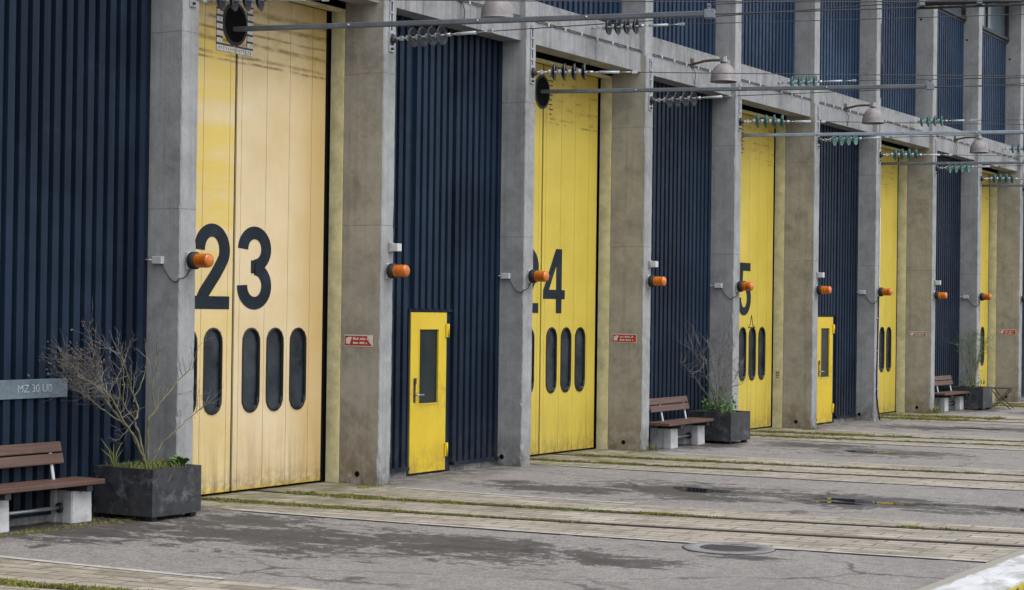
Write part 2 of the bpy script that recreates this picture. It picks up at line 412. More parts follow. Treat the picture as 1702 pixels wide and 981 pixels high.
M['collar'] = simple('dark_grey_collar', (.21,.205,.205), .8, var=.35, scale=14, bump=.3, dirt=(.10,.09,.08))
M['clampgrey'] = simple('dull_grey_clamp', (.20,.22,.24), .55, .4, var=.3, scale=14)
M['poleblue'] = simple('pale_blue_grey_pole', (.24,.29,.34), .5, .3, var=.25, scale=6)
m, nt, b = new_mat('worn_white_kerb_paint'); n = N(nt)
o = n.mix(n.ramp(n.noise(1.2, 6), .35, .65), (.46,.47,.48), (.62,.63,.64))
k = n.ramp(n.noise(1.0, 8, .7, vec=n.map((1.3, 3.2, 1)), dist=.6), .46, .56)
edge = n.ramp(n.sep()[1], -8.74, -8.60, 0, 1)
wn = n.ramp(n.math('ADD', n.math('MULTIPLY', edge, .5), n.noise(1.0, 9, .75, vec=n.map((1.6, 5, 1)))), .60, .68)
o = n.mix(n.math('MULTIPLY', k, .8), o, (.30,.295,.27)); o = n.mix(wn, o, (.27,.25,.215))
o = n.mix(n.ramp(n.noise(22, 4), .6, .7, 0, .6), o, (.22,.21,.19))
n.L(o, b.inputs['Base Color']); b.inputs['Roughness'].default_value = .7
M['paintwhite'] = m
M['paintyellow'] = simple('worn_yellow_edge_paint', (.42,.33,.03), .7, var=.4, scale=8, dirt=(.08,.05,.02))
M['gravel'] = simple('lower_ground_gravel', (.20,.19,.175), .9, var=.5, scale=9, bump=.5)
M['iron'] = simple('cast_iron', (.12,.12,.125), .5, .45, var=.4, scale=12, bump=.6, bscale=45, dirt=(.13,.10,.05))
m, nt, b = new_mat('puddle_water'); n = N(nt)
b.inputs['Base Color'].default_value = (.012,.012,.012,1); b.inputs['Roughness'].default_value = .03; b.inputs['IOR'].default_value = 1.33
n.L(n.bump(n.noise(6, 2), .03, .005), b.inputs['Normal'])
M['water'] = m

# ------------------------------------------------------------------ layout
PD, PB, W = 3.828, 3.572, .27
def PX(i):
    k = i-2; return (k//2)*(PD+PB)+(k % 2)*PB
RECESS, DOORY = .47, .80
LEDGE = 6.47

depot = thing('tram_depot', 'long concrete tram depot with dark blue ribbed walls and tall yellow doors', 'depot building')

# pillars -----------------------------------------------------------------
def pillar_mesh(brown, seed):
    mb = MB(); w = W; rr = random.Random(seed)
    def shaft(y0, z0, z1, y1):
        zs = [z0]
        while zs[-1] < z1-.12: zs.append(zs[-1]+.045+.07*rr.random())
        zs.append(z1); rings = []
        for z in zs:
            e1 = .008+.010*rr.random()**2; e2 = .008+.008*rr.random()**2
            if rr.random() < .07: e1 += .02*rr.random()
            if rr.random() < .05: e2 += .015*rr.random()
            if z < .35: e1 += .02*rr.random(); e2 += .02*rr.random()
            rings.append([(-w+e1,y0),(-e2,y0),(0,y0+e2),(0,y1),(-w,y1),(-w,y0+e1)])
        B = len(mb.v); n0 = 6
        for z, r in zip(zs, rings): mb.v += [(p[0],p[1],z) for p in r]
        mb.f.append(tuple(B+i for i in range(n0))); mb.m.append(0); mb.sm.append(False)
        E_ = B+(len(zs)-1)*n0; mb.f.append(tuple(E_+i for i in range(n0))); mb.m.append(0); mb.sm.append(False)
        for k in range(len(zs)-1):
            for i in range(n0):
                j = (i+1) % n0; a, c = B+k*n0, B+(k+1)*n0
                mb.f.append((a+i,a+j,c+j,c+i)); mb.m.append(1 if (i == 4 and brown and z0 < 1) else 0); mb.sm.append(False)
    shaft(0, -.05, LEDGE, .62)
    shaft(.022, LEDGE, 10.9, .60)
    return mb.mesh('pillar', [M['conc'], M['conc_brown']])
PMESH = [pillar_mesh(k % 2 == 0, 100+k) for k in range(6)]
def bracket_mesh():
    mb = MB()
    # two flats with a dark slot and cross bars, then the anchor plate
    mb.box((-.165,-.012,5.86),(-.14,0,6.43), 0); mb.box((-.105,-.012,5.86),(-.08,0,6.43), 0)
    mb.box((-.139,-.004,5.86),(-.106,-.001,6.43), 1)
    for k in range(4): mb.box((-.17,-.022,5.92+.155*k),(-.075,-.0125,5.945+.155*k), 0)
    mb.box((-.175,-.018,5.58),(-.07,-.0005,5.855), 0, .004)
    for z in (5.62, 5.68, 5.80): mb.lathe([(0,0),(.017,0),(.017,.022),(.0,.024)], (-.122,-.018,z), (0,-1,0), 1, 8)
    mb.lathe([(.0,0),(.05,0),(.055,.03),(.04,.06),(0,.062)], (-.115,-.02,5.745), (0,-1,0), 1, 14)
    return mb.mesh('anchor_bracket', [M['steel'], M['dsteel']])
BRM = bracket_mesh()
mb = MB(); mb.lathe([(.0,.004),(.026,.004),(.034,.006),(.038,.001)], (-W,.335,.132), (-1,0,0), 0, 12); HOLE = mb.mesh('drain_hole', M['void'])
mb = MB(); mb.lathe([(.0,.004),(.022,.004),(.028,.001)], (-W,.335,9.235), (-1,0,0), 0, 12); HOLE2 = mb.mesh('tie_hole', M['void'])
for i in range(-1, 13):
    p = link('pillar', PMESH[i % 6], depot, (PX(i),0,0))
    link('anchor_bracket', BRM, p); link('drain_hole', HOLE, p); link('tie_hole', HOLE2, p)

# ribbed cladding ------------------------------------------------------------
def ribs(mb, xa, xb, z0, z1, m=0, y=RECESS, pitch=.16, d=.07, phase=0.0):
    pts = [(xa, y)]
    x = xa+.02+phase
    while x+.11 < xb:
        pts += [(x,y),(x+.008,y-d),(x+.100,y-d),(x+.108,y)]
        x += pitch
    pts.append((xb,y))
    for a, b_ in zip(pts, pts[1:]):
        if abs(a[0]-b_[0])+abs(a[1]-b_[1]) < 1e-6: continue
        mb.face([(a[0],a[1],z0),(b_[0],b_[1],z0),(b_[0],b_[1],z1),(a[0],a[1],z1)], m)
DX0, DX1, DZ = 1.05, 1.93, 2.225       # service door in its bay
def lower_wall(xa, xb, door=None):
    mb = MB()
    if door is None:
        ribs(mb, xa, xb, .13, 6.4)
        mb.box((xa,.385,.085),(xb,RECESS+.03,.135), 0)
        mb.box((xa,.44,-.02),(xb,RECESS+.06,.083), 1)
    else:
        d0, d1 = door
        ribs(mb, xa, d0-.045, .13, 6.4); ribs(mb, d0-.045, d1+.12, DZ+.05, 6.4, phase=.05); ribs(mb, d1+.12, xb, .13, 6.4)
        mb.box((xa,.385,.085),(d0-.05,RECESS+.03,.135), 0); mb.box((d1+.17,.385,.085),(xb,RECESS+.03,.135), 0)
        mb.box((xa,.44,-.02),(d0-.05,RECESS+.06,.083), 1); mb.box((d1+.17,.44,-.02),(xb,RECESS+.06,.083), 1)
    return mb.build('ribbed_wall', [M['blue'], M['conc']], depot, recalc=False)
def upper_wall(xa, xb):
    mb = MB(); ribs(mb, xa, xb, 6.8, 9.72, pitch=.165)
    mb.box((xa,.34,9.722),(xb,RECESS+.05,9.80), 1); mb.box((xa,.39,9.66),(xb,.418,9.72), 1)
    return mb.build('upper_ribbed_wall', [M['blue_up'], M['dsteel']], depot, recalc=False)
def upper_window(xa, xb):
    f = MB()
    f.box((xa,.40,9.80),(xa+.06,.50,10.75)); f.box((xb-.09,.36,9.80),(xb,.50,10.75)); f.box((xa,.40,10.66),(xb,.50,10.76))
    f.box(((xa+xb)/2-.03,.41,9.80),((xa+xb)/2+.03,.50,10.66))
    w = f.build('upper_window', M['dsteel'], depot)
    g = MB(); g.box((xa+.06,.455,9.80),(xb-.09,.475,10.66)); g.build('pane', M['up_pane'], w)
def beam(xa, xb, idx):
    mb = MB()
    y0 = .10
    # lower beam, shadow joint, sill beam with sloping top
    mb.prism([(y0,6.20),(y0,6.505),(y0+.03,6.525),(.46,6.525),(.46,6.215),(.44,6.20)], 0, xa, xb)
    mb.prism([(y0+.03,6.526),(y0+.03,6.56),(y0+.012,6.565),(y0+.012,6.835),(y0+.04,6.85),(.47,6.95),(.47,6.526)], 0, xa, xb)
    b_ = mb.build('beam', M['beam'], depot)
    c = MB()
    n_ = 7; pts = []
    for k in range(n_+1):
        x = xa+(xb-xa)*k/n_
        pts.append((x, y0-.006, 6.535))
        if k < n_: pts.append((x+(xb-xa)/n_/2, y0-.006, 6.535-.012-R.random()*.008))
    c.tube(pts, .009, 0, 6)
    for k in range(1, n_):
        x = xa+(xb-xa)*k/n_
        c.box((x-.014,y0-.022,6.515),(x+.014,y0-.004,6.57), 1)
    c.build('clipped_cable', [M['wire'], M['white']], b_)

def stadium_ring(cx, cz, hw, z0, z1, r, nn=36):
    return None
def stad_pt(an, hw, hh):
    """ray from the centre of a stadium (half width hw, half height hh) at angle an"""
    c, s = math.cos(an), math.sin(an); k = hh-hw
    if abs(c) > 1e-9:
        t = hw/abs(c)
        if abs(s*t) <= k: return (c*t, s*t)
    zc = k if s > 0 else -k
    bq = -2*s*zc; cq = zc*zc-hw*hw
    t = (-bq+math.sqrt(max(0, bq*bq-4*cq)))/2
    return (c*t, s*t)
def rect_pt(an, x0, x1, z0, z1):
    c, s = math.cos(an), math.sin(an); t = 1e9
    if c > 1e-9: t = min(t, x1/c)
    if c < -1e-9: t = min(t, x0/c)
    if s > 1e-9: t = min(t, z1/s)
    if s < -1e-9: t = min(t, z0/s)
    return (c*t, s*t)
WZ0, WZ1, WHW = .985, 2.0, .152
def panel(mb, x0, x1, z0, z1, y, win=None, m=0):
    g = .0035; x0 += g; x1 -= g
    if win is None:
        mb.face([(x0,y,z0),(x1,y,z0),(x1,y,z1),(x0,y,z1)], m)
    else:
        cz = (WZ0+WZ1)/2; hh = (WZ1-WZ0)/2; a, b_ = cz-hh-.08, cz+hh+.08
        mb.face([(x0,y,z0),(x1,y,z0),(x1,y,a),(x0,y,a)], m); mb.face([(x0,y,b_),(x1,y,b_),(x1,y,z1),(x0,y,z1)], m)
        angs = [2*PI*k/48 for k in range(48)]+[math.atan2(zz, xx) % (2*PI) for zz in (a-cz, b_-cz) for xx in (x0-win, x1-win)]
        angs = sorted(angs)
        for p, q in zip(angs, angs[1:]+[angs[0]]):
            i0 = stad_pt(p, WHW, hh); i1 = stad_pt(q, WHW, hh)
            o0 = rect_pt(p, x0-win, x1-win, a-cz, b_-cz); o1 = rect_pt(q, x0-win, x1-win, a-cz, b_-cz)
            P = lambda t: (win+t[0], y, cz+t[1])
            mb.face([P(i0), P(o0), P(o1), P(i1)], m)
    for xx in (x0, x1):
        mb.face([(xx,y,z0),(xx,y+.03,z0),(xx,y+.03,z1),(xx,y,z1)], m)
    mb.face([(x0,y,z0),(x1,y,z0),(x1,y+.03,z0),(x0,y+.03,z0)], m)
def window_mesh():
    mb = MB(); hh = (WZ1-WZ0)/2; n_ = 48
    an = [2*PI*k/n_ for k in range(n_)]
    loops = []
    for d, y in ((.016,-.001),(.016,-.012),(-.004,-.014),(-.012,.004),(-.014,.026)):
        loops.append([(stad_pt(a, WHW+d, hh+d)[0], y, stad_pt(a, WHW+d, hh+d)[1]) for a in an])
    for A, B in zip(loops, loops[1:]):
        for k in range(n_):
            k2 = (k+1) % n_; mb.face([A[k], A[k2], B[k2], B[k]], 0)
    mb.face([(p[0]*1.02, .026, p[2]*1.01) for p in loops[-1]], 1)
    return mb.mesh('window', [M['gasket'], M['glass']])
WMESH = window_mesh()

# numerals: thick strokes along a centre line ---------------------------------
def ribbon(mb, pts, hx, hz, y):
    L_, R_ = [], []
    for i, p in enumerate(pts):
        a = Vector(pts[max(i-1,0)]); b_ = Vector(pts[min(i+1,len(pts)-1)]); d = (b_-a).normalized(); nrm = Vector((-d.y, d.x))
        L_.append((p[0]+nrm.x*hx, p[1]+nrm.y*hz)); R_.append((p[0]-nrm.x*hx, p[1]-nrm.y*hz))
    for i in range(len(pts)-1):
        mb.face([(R_[i][0],y,R_[i][1]),(R_[i+1][0],y,R_[i+1][1]),(L_[i+1][0],y,L_[i+1][1]),(L_[i][0],y,L_[i][1])])
def arc(cx, cz, rx, rz, a0, a1, n_=26):
    return [(cx+rx*math.cos(math.radians(a0+(a1-a0)*k/n_)), cz+rz*math.sin(math.radians(a0+(a1-a0)*k/n_))) for k in range(n_+1)]
def digit(ch, x, y):
    """drawn in a .66 x 1.02 box with its lower left corner at (x, 2.235)"""
    mb = MB(); hx, hz = .098, .079; k = 0
    def rect(x0, z0, x1, z1):
        nonlocal k; k += 1
        yy = -.0004*k; mb.face([(x0,yy,z0),(x1,yy,z0),(x1,yy,z1),(x0,yy,z1)])
    if ch == '2':
        pts = arc(.33,.705,.228,.238,180,-22)+[(.485,.53),(.40,.42),(.29,.30),(.19,.19),(.125,.08)]
        ribbon(mb, pts, hx, hz, 0); rect(.012,0,.655,.155)
    if ch == '3':
        ribbon(mb, arc(.325,.742,.222,.202,180,-90), hx, hz, 0)
        ribbon(mb, arc(.325,.290,.232,.212,90,-182), hx, hz, -.0004)
        rect(.255,.445,.34,.605)
    if ch == '4':
        mb.face([(.0,0,.225),(.69,0,.225),(.69,0,.37),(.0,0,.37)])
        rect(.405,0,.585,1.02)
        k += 1; yy = -.0004*k
        mb.face([(.0,yy,.36),(.175,yy,.36),(.41,yy,.76),(.41,yy,1.02),(.39,yy,1.02)])
    if ch == '5':
        rect(.12,.865,.62,1.02)
        k += 1; yy = -.0004*k
        mb.face([(.06,yy,.43),(.235,yy,.47),(.275,yy,.90),(.12,yy,1.02)])
        ribbon(mb, [(.165,.49)]+arc(.325,.335,.232,.256,132,-182, 34), hx, hz, 0)
    return mb, x, y

def big_door(i, digits, paint, plate):
    """door bay between pillar i and pillar i+1 (i odd); origin of the door at the meeting line of its leaves"""
    xl, xr = PX(i), PX(i+1)-W
    gx = xl+1.605; y = DOORY
    root_mb = MB()
    z0, z1 = .035, 6.12
    cut_r = [.018,.11,.59,1.045,1.50,1.785]; wins_r = [None,.345,.81,1.275,None]
    cut_l = [-.018,-.11,-.59,-1.045,-1.50,-1.6]; wins_l = [None,-.365,-.82,-1.275,None]
    for cut, wins in ((cut_r, wins_r),(cut_l, wins_l)):
        for a, b_, w_ in zip(cut, cut[1:], wins): panel(root_mb, min(a,b_), max(a,b_), z0, z1, 0, w_)
    # backing, closing black seals
    root_mb.face([(-1.66,.075,0),(2.0,.075,0),(2.0,.075,6.3),(-1.66,.075,6.3)], 1)
    root_mb.box((-.017,.02,0),(.017,.07,6.12), 1)
    root_mb.box((1.789,.016,.0),(1.835,.07,6.15), 1)
    d = root_mb.build('depot_door', [paint, M['void']], depot, (gx,y,0), recalc=False)
    for w_ in wins_r+wins_l:
        if w_ is not None: link('window', WMESH, d, (w_,0,(WZ0+WZ1)/2))
    for ch, x in zip(digits, (-.735,.065)):
        mb, xx, _ = digit(ch, x, 0)
        mb.build('numeral', M['numeral'], d, (xx,-.0035,2.235), recalc=False)
    # pantograph rail opening: bristle plate with an oval mouth
    hx, hz, rx, rz = -.05, 5.69, .215, .245
    mb = MB(); n_ = 40
    an = sorted([2*PI*k/n_ for k in range(n_)]+[math.atan2(zz, xx) % (2*PI) for zz in (-.35,.40) for xx in (-.34,.36)])
    for p, q in zip(an, an[1:]+[an[0]]):
        I = lambda a: (rx*math.cos(a), -.006, rz*math.sin(a)*(1.0 if math.sin(a) > 0 else 1.0))
        O = lambda a: (rect_pt(a,-.34,.36,-.35,.40)[0], -.006, rect_pt(a,-.34,.36,-.35,.40)[1])
        # rubber lip and the dark mouth behind it
        I2 = lambda a: (rx*1.08*math.cos(a), -.012, rz*1.08*math.sin(a)); I3 = lambda a: (rx*.92*math.cos(a), -.016, rz*.92*math.sin(a))
        mb.face([I2(p), I3(p), I3(q), I2(q)], 0)
    mb.face([(rx*1.0*math.cos(a), -.010, rz*1.0*math.sin(a)) for a in [2*PI*k/32 for k in range(32)]], 2)
    if plate:
        for sd in (-1, 1):
            for k in range(9):
                zz = -.26+k*.085; mb.box((sd*.232,-.010,zz),(sd*.335,-.0035,zz+.058), 1); mb.box((sd*.226,-.012,zz+.060),(sd*.34,-.0035,zz+.080), 3)
            mb.box((sd*.012,-.010,-.355),(sd*.335,-.0035,-.285), 1); mb.box((sd*.02,-.012,-.283),(sd*.34,-.0035,-.262), 3)
            for k in range(7): mb.box((sd*(.03+k*.043),-.012,-.345+.02*R.random()),(sd*(.038+k*.043),-.0101,-.30), 3)
    else:
        for k in range(9):
            zz = -.33+k*.075
            for s in (-1, 1): mb.box((s*(.19+R.random()*.05),-.006,zz),(s*(.30+R.random()*.05),-.001,zz+.016), 0)
    mb.build('rail_opening', [M['black'], M['whiteplate'], M['void'], M['dsteel']], d, (hx,0,hz), recalc=False)
    # jambs, head
    j = MB()
    j.box((xr-.012,.63,-.01),(xr+.2,y+.035,6.16))
    jl = MB(); jl.box((xl-.2,.622,-.01),(xl+.012,y+.035,6.16)); jl.build('door_jamb', [M['jamb'], M['void']], depot)
    j.box((xr-.016,y+.036,-.01),(xr+.2,y+.16,6.16), 1)
    j.build('door_jamb', [M['jamb'], M['void']], depot)
    h = MB(); h.box((xl,.66,6.125),(xr,y-.02,6.165)); h.box((xl,.50,6.30),(xr,.95,6.5), 1); h.box((xl,y+.08,6.05),(xr,y+.1,6.4), 1)
    h.build('door_head', [M['jamb'], M['void']], depot)
    return d

def service_door(i):
    x0, x1 = PX(i)+DX0, PX(i)+DX1; y = .425
    mb = MB()
    t = .04
    gx0, gx1, gz0, gz1 = x0+.19, x0+.69, .96, 2.01
    def ring(ax, ay, az): pass
    mb.box((x0,y,.035),(gx0,y+t,DZ), 0); mb.box((gx1,y,.035),(x1,y+t,DZ), 0)
    mb.box((gx0,y,.035),(gx1,y+t,gz0), 0); mb.box((gx0,y,gz1),(gx1,y+t,DZ), 0)
    d = mb.build('service_door', [M['yellow_new']], depot)
    f = MB()
    f.box((x0-.045,y+.004,DZ+.008),(x1+.165,y+.09,DZ+.052)); f.box((x1+.012,y+.03,.02),(x1+.165,y+.09,DZ+.006)); f.box((x0-.045,y+.012,.02),(x0-.006,y+.09,DZ+.006))
    f.box((x0-.045,y+.06,.0),(x1+.165,y+.10,DZ+.006))
    f.build('frame', M['blue'], d)
    g = MB(); g.box((gx0+.001,y+.022,gz0+.001),(gx1-.001,y+.028,gz1-.001)); g.build('pane', M['pane'], d)
    e = MB()
    for a, b_ in (((gx0,gz0),(gx0+.018,gz1)),((gx1-.018,gz0),(gx1,gz1)),((gx0+.018,gz0),(gx1-.018,gz0+.018)),((gx0+.018,gz1-.018),(gx1-.018,gz1))):
        e.box((a[0],y-.006,a[1]),(b_[0],y+.021,b_[1]))
    e.build('glazing_bead', M['yellow_new'], d)
    h = MB()
    h.box((x0+.075,y-.010,.995),(x0+.12,y-.0005,1.30), 1, .003)
    h.tube([(x0+.097,y-.01,1.10),(x0+.097,y-.06,1.10),(x0+.12,y-.065,1.10),(x0+.235,y-.065,1.10)], .011, 0, 8)
    h.box((x0+.072,y-.022,1.24),(x0+.122,y-.0105,1.33), 1, .004)
    h.build('handle', [M['steel'], M['dsteel']], d)
    for z in (1.88, .22):
        q = MB(); q.box((x1-.03,y-.022,z),(x1+.045,y-.0005,z+.19), 0, .004); q.tube([(x1+.012,y-.026,z+.005),(x1+.012,y-.026,z+.185)], .013, 0, 8)
        q.build('hinge', M['yellow_new'], d)
    return d

DOORS = {}
numbers = {1:'23', 3:'24', 5:'25'}
for i in range(-1, 12):
    xa, xb = PX(i), PX(i+1)-W
    beam(xa, xb, i); upper_wall(xa, xb); upper_window(xa, xb)
    if i % 2: DOORS[i] = big_door(i, numbers.get(i, ''), M['cream'] if i == 1 else M['yellow'], i == 1)
    else:
        lower_wall(xa, xb, (PX(i)+DX0, PX(i)+DX1) if i in (2, 6) else None)
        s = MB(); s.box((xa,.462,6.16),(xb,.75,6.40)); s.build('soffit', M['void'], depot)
for i in (2, 6): service_door(i)
# rest of the shell: roof, back, ends, blind bay before the first pillar
mb = MB()
xe0, xe1 = PX(-1)-W-6, PX(12)
mb.box((xe0-.2,-.35,10.9),(xe1+.2,9.2,11.15), 0); mb.build('roof', M['dsteel'], depot)
mb = MB(); mb.box((xe0,8.8,0),(xe1,9,10.9)); mb.box((xe0,.9,0),(xe0+.2,8.8,10.9)); mb.box((xe1-.2,.9,0),(xe1,8.8,10.9)); mb.build('rear_wall', M['conc'], depot)
mb = MB(); ribs(mb, xe0, PX(-1)-W, .0, 10.9); mb.build('ribbed_wall', [M['blue']], depot, recalc=False)
# pencilled drawing on the third door, mark on its jamb
mb = MB(); d25 = DOORS[5]; ox = PX(5)+1.605
pts = [(13.19-ox,2.0),(13.27-ox,2.05),(13.335-ox,2.245),(13.40-ox,2.05),(13.50-ox,2.0)]
for a, b_ in zip(pts, pts[1:]): mb.tube([(a[0],-.004,a[1]),(b_[0],-.004,b_[1])], .007, 0, 5)
mb.tube([(pts[0][0],-.004,2.005),(pts[-1][0],-.004,2.005)], .006, 0, 5)
mb.build('spire_doodle', M['black'], d25)
mb = MB(); xm = PX(6)-W-.016
for a, b_ in (((.70,1.14),(.70,1.06)),((.70,1.10),(.76,1.10)),((.76,1.14),(.74,1.04)),((.69,1.05),(.77,1.03)),((.70,1.0),(.76,1.0))):
    mb.tube([(xm,a[0],a[1]),(xm,b_[0],b_[1])], .006, 0, 5)
mb.build('scrawl', M['dsteel'], depot)

# ------------------------------------------------------------------ fittings on the wall
ORD = {1:'left of door 23', 2:'between door 23 and the near service door', 3:'left of door 24', 4:'right of door 24 above the second bench',
       5:'left of door 25 behind the second planter', 6:'beside the far service door', 7:'left of the fourth big door with the hanging black cable', 8:'above the third bench', 9:'behind the third planter', 10:'at the right edge of the photo'}
# beacons
b0 = thing('beacon', 'orange beacon on the pillar '+ORD[1], 'warning beacon', (PX(1)-.115,0,2.77), 0, 'orange beacons on the pillars')
mb = MB(); mb.box((-.058,-.032,-.10),(.058,-.0005,.095), 0, .006); mb.build('base_plate', M['greybox'], b0)
mb = MB(); mb.lathe([(0,0),(.088,0),(.098,.012),(.098,.07),(.085,.085),(0,.085)], (0,-.033,0), (0,-1,0), 0, 24); mb.build('socket', M['black'], b0)
mb = MB(); prof = [(.072,.086)]
for k in range(12):
    prof += [(.080,.092+k*.0125),(.077,.098+k*.0125)]
prof += [(.079,.245),(.072,.262),(.050,.274),(0,.278)]
mb.lathe(prof, (0,-.033,0), (0,-1,0), 0, 28); mb.build('lens', M['orange'], b0)
for i in range(2, 11): dup(b0, (PX(i)-.115+R.uniform(-.012,.012),0,2.77+R.uniform(-.015,.015)), math.radians(R.uniform(-.6,.6)), 'orange beacon on the pillar '+ORD[i])
# junction boxes with cable on odd pillars
ORDJ = {1:'left of door 23', 3:'just left of door 24', 5:'above the second planter', 7:'right of the far service door', 9:'above the third planter'}
j0 = thing('junction_box', 'grey junction box and looped cable on the pillar '+ORDJ[1], 'junction box', (PX(1)-W,.29,2.77), 0, 'grey junction boxes on the pillar sides')
mb = MB(); mb.box((-.055,-.07,-.042),(-.001,.07,.042), 0, .006); mb.build('box', M['greybox'], j0)
mb = MB()
pts = [(-.03,-.05,-.04)]
for k in range(1, 10):
    t = k/10; pts.append((-.02, -.05-.25*t, -.04-.20*math.sin(PI*t*.62)))
pts += [(-.012,-.298,-.20),(.03,-.312,-.20),(.09,-.318,-.17),(.14,-.318,-.10)]
mb.tube(pts, .008, 0, 6); mb.build('cable', M['wire'], j0)
mb = MB(); mb.tube([(-.03,.07,0),(-.035,.18,.006),(-.06,.27,-.002)], .009, 0, 6); mb.lathe([(0,0),(.02,0),(.02,.03),(0,.03)], (-.06,.265,-.002), (-.5,.5,0), 0, 8); mb.build('conduit', M['steel'], j0)
for i in (3, 5, 7, 9): dup(j0, (PX(i)-W,.29,2.77), 0, 'grey junction box and looped cable on the pillar '+ORDJ[i])
# small white sensor boxes on even pillars
s0 = thing('sensor_box', 'small pale sensor box above the beacon right of door 23', 'sensor', (PX(2)-.05,0,3.06), 0, 'pale sensor boxes above beacons')
mb = MB(); mb.box((-.05,-.13,-.05),(.05,-.03,.05), 0, .006); mb.build('housing', M['white'], s0)
mb = MB(); mb.box((-.07,-.0295,-.06),(.02,-.0005,.06), 0, .003); mb.build('mount', M['steel'], s0)
for i, t in ((4,'right of door 24'),(6,'left of the far service door'),(8,'over the third bench')):
    dup(s0, (PX(i)-.05,0,3.06), 0, 'small pale sensor box above the beacon '+t)
# red notices on even pillar sides
def notice(i, label, y0, y1, z0, z1, face, letters=True, torn=False):
    x = PX(i)-W; t = thing('notice', label, 'notice', (x,(y0+y1)/2,(z0+z1)/2), 0, 'notices on the pillar sides')
    w, h = (y1-y0)/2, (z1-z0)/2
    mb = MB(); mb.box((-.004,-w,-h),(-.0005,w,h), 0); mb.build('backing', M['signwhite'], t)
    mb = MB()
    if torn: pl = [(w*.96,-h*.84),(w*.96,h*.84),(-w*.62,h*.84),(-w*.66,h*.1),(-w*.97,-h*.84)]
    else: pl = [(w*.96,-h*.84),(w*.96,h*.84),(-w*.96,h*.84),(-w*.96,-h*.84)]
    mb.prism(pl, 0, -.0075, -.0045); mb.build('face', face, t)
    if letters:
        mb = MB(); rr = random.Random(i)
        mb.prism([(w*.86,-h*.5),(w*.62,-h*.6),(w*.46,h*.55),(w*.60,h*.66),(w*.88,h*.4)], 0, -.0095, -.0078)
        for r_, (zz, n_, y_) in enumerate(((h*.16, 8, w*.36),(-h*.55, 7, w*.36))):
            yy = y_
            for k in range(n_):
                lw = w*(.06+.07*rr.random())
                if yy-lw < -w*.85: break
                hgt = h*(.24+.18*rr.random()); mb.box((-.0095,yy-lw,zz),(-.0078,yy,zz+hgt)); yy -= lw+w*(.03+(.08 if k in (2,5) else 0))
        mb.build('lettering', M['signwhite'], t)
notice(2, 'torn red notice with white lettering on the brownish pillar by the near service door', .115,.565,1.775,1.925, M['red'], torn=True)
notice(4, 'clean red notice with white lettering on the pillar right of door 24', .115,.565,1.765,1.91, M['red'])
notice(8, 'washed out notice left of the third bench', .115,.53,1.785,1.91, M['faded'], letters=True)
notice(10, 'red notice on the last pillar behind the third planter', .09,.53,1.80,1.95, M['red'])
# lamps on the sill
LB = {2:'cropped by the top of the photo above the near service door', 4:'above the second planter', 6:'over the far service door bay', 8:'above the third bench bay'}
l0 = thing('bell_lamp', 'mauve grey bell lamp '+LB[2], 'outdoor lamp', ((PX(2)+PX(3)-W)/2+.03,.11,6.60), 0, 'bell lamps on the beam')
mb = MB(); mb.tube([(-.02,0,-.03),(-.02,-.09,-.02),(-.015,-.25,.012),(0,-.40,.018),(0,-.545,.01)], .023, 0, 8); mb.box((-.06,-.02,-.10),(.04,.001,.07), 0, .004)
mb.build('arm', M['rustarm'], l0)
mb = MB(); mb.lathe([(0,.0),(.03,.0),(.035,.05),(.065,.09),(.04,.09)], (0,-.60,.05), (0,0,-1), 0, 16); mb.box((-.03,-.60,-.02),(.03,-.53,.05), 0, .004); mb.box((-.014,-.645,-.05),(.014,-.62,.07), 1)
mb.build('neck', [M['dome'], M['white']], l0)
mb = MB(); prof = [(.0,.02)]
for k in range(1, 13):
    a = k/12*PI/2; prof.append((.222*math.sin(a)**.85, .02+.275*(1-math.cos(a))))
prof += [(.226,.325),(.232,.335),(.226,.34),(.216,.335)]
for k in range(12, 0, -1):
    a = k/12*PI/2; prof.append((.210*math.sin(a)**.85, .034+.275*(1-math.cos(a))))
mb.lathe(prof, (0,-.60,-.03), (0,0,-1), 0, 32); mb.build('dome', M['dome'], l0)
mb = MB(); mb.tube([(.01,-.02,-.09),(.03,-.06,-.20),(.06,-.03,-.30),(.12,.0,-.42)], .006, 0, 5); mb.build('lead', M['wire'], l0)
for i in (4, 6, 8): dup(l0, ((PX(i)+PX(i+1)-W)/2+.03,.11,6.60), 0, 'mauve grey bell lamp '+LB[i])

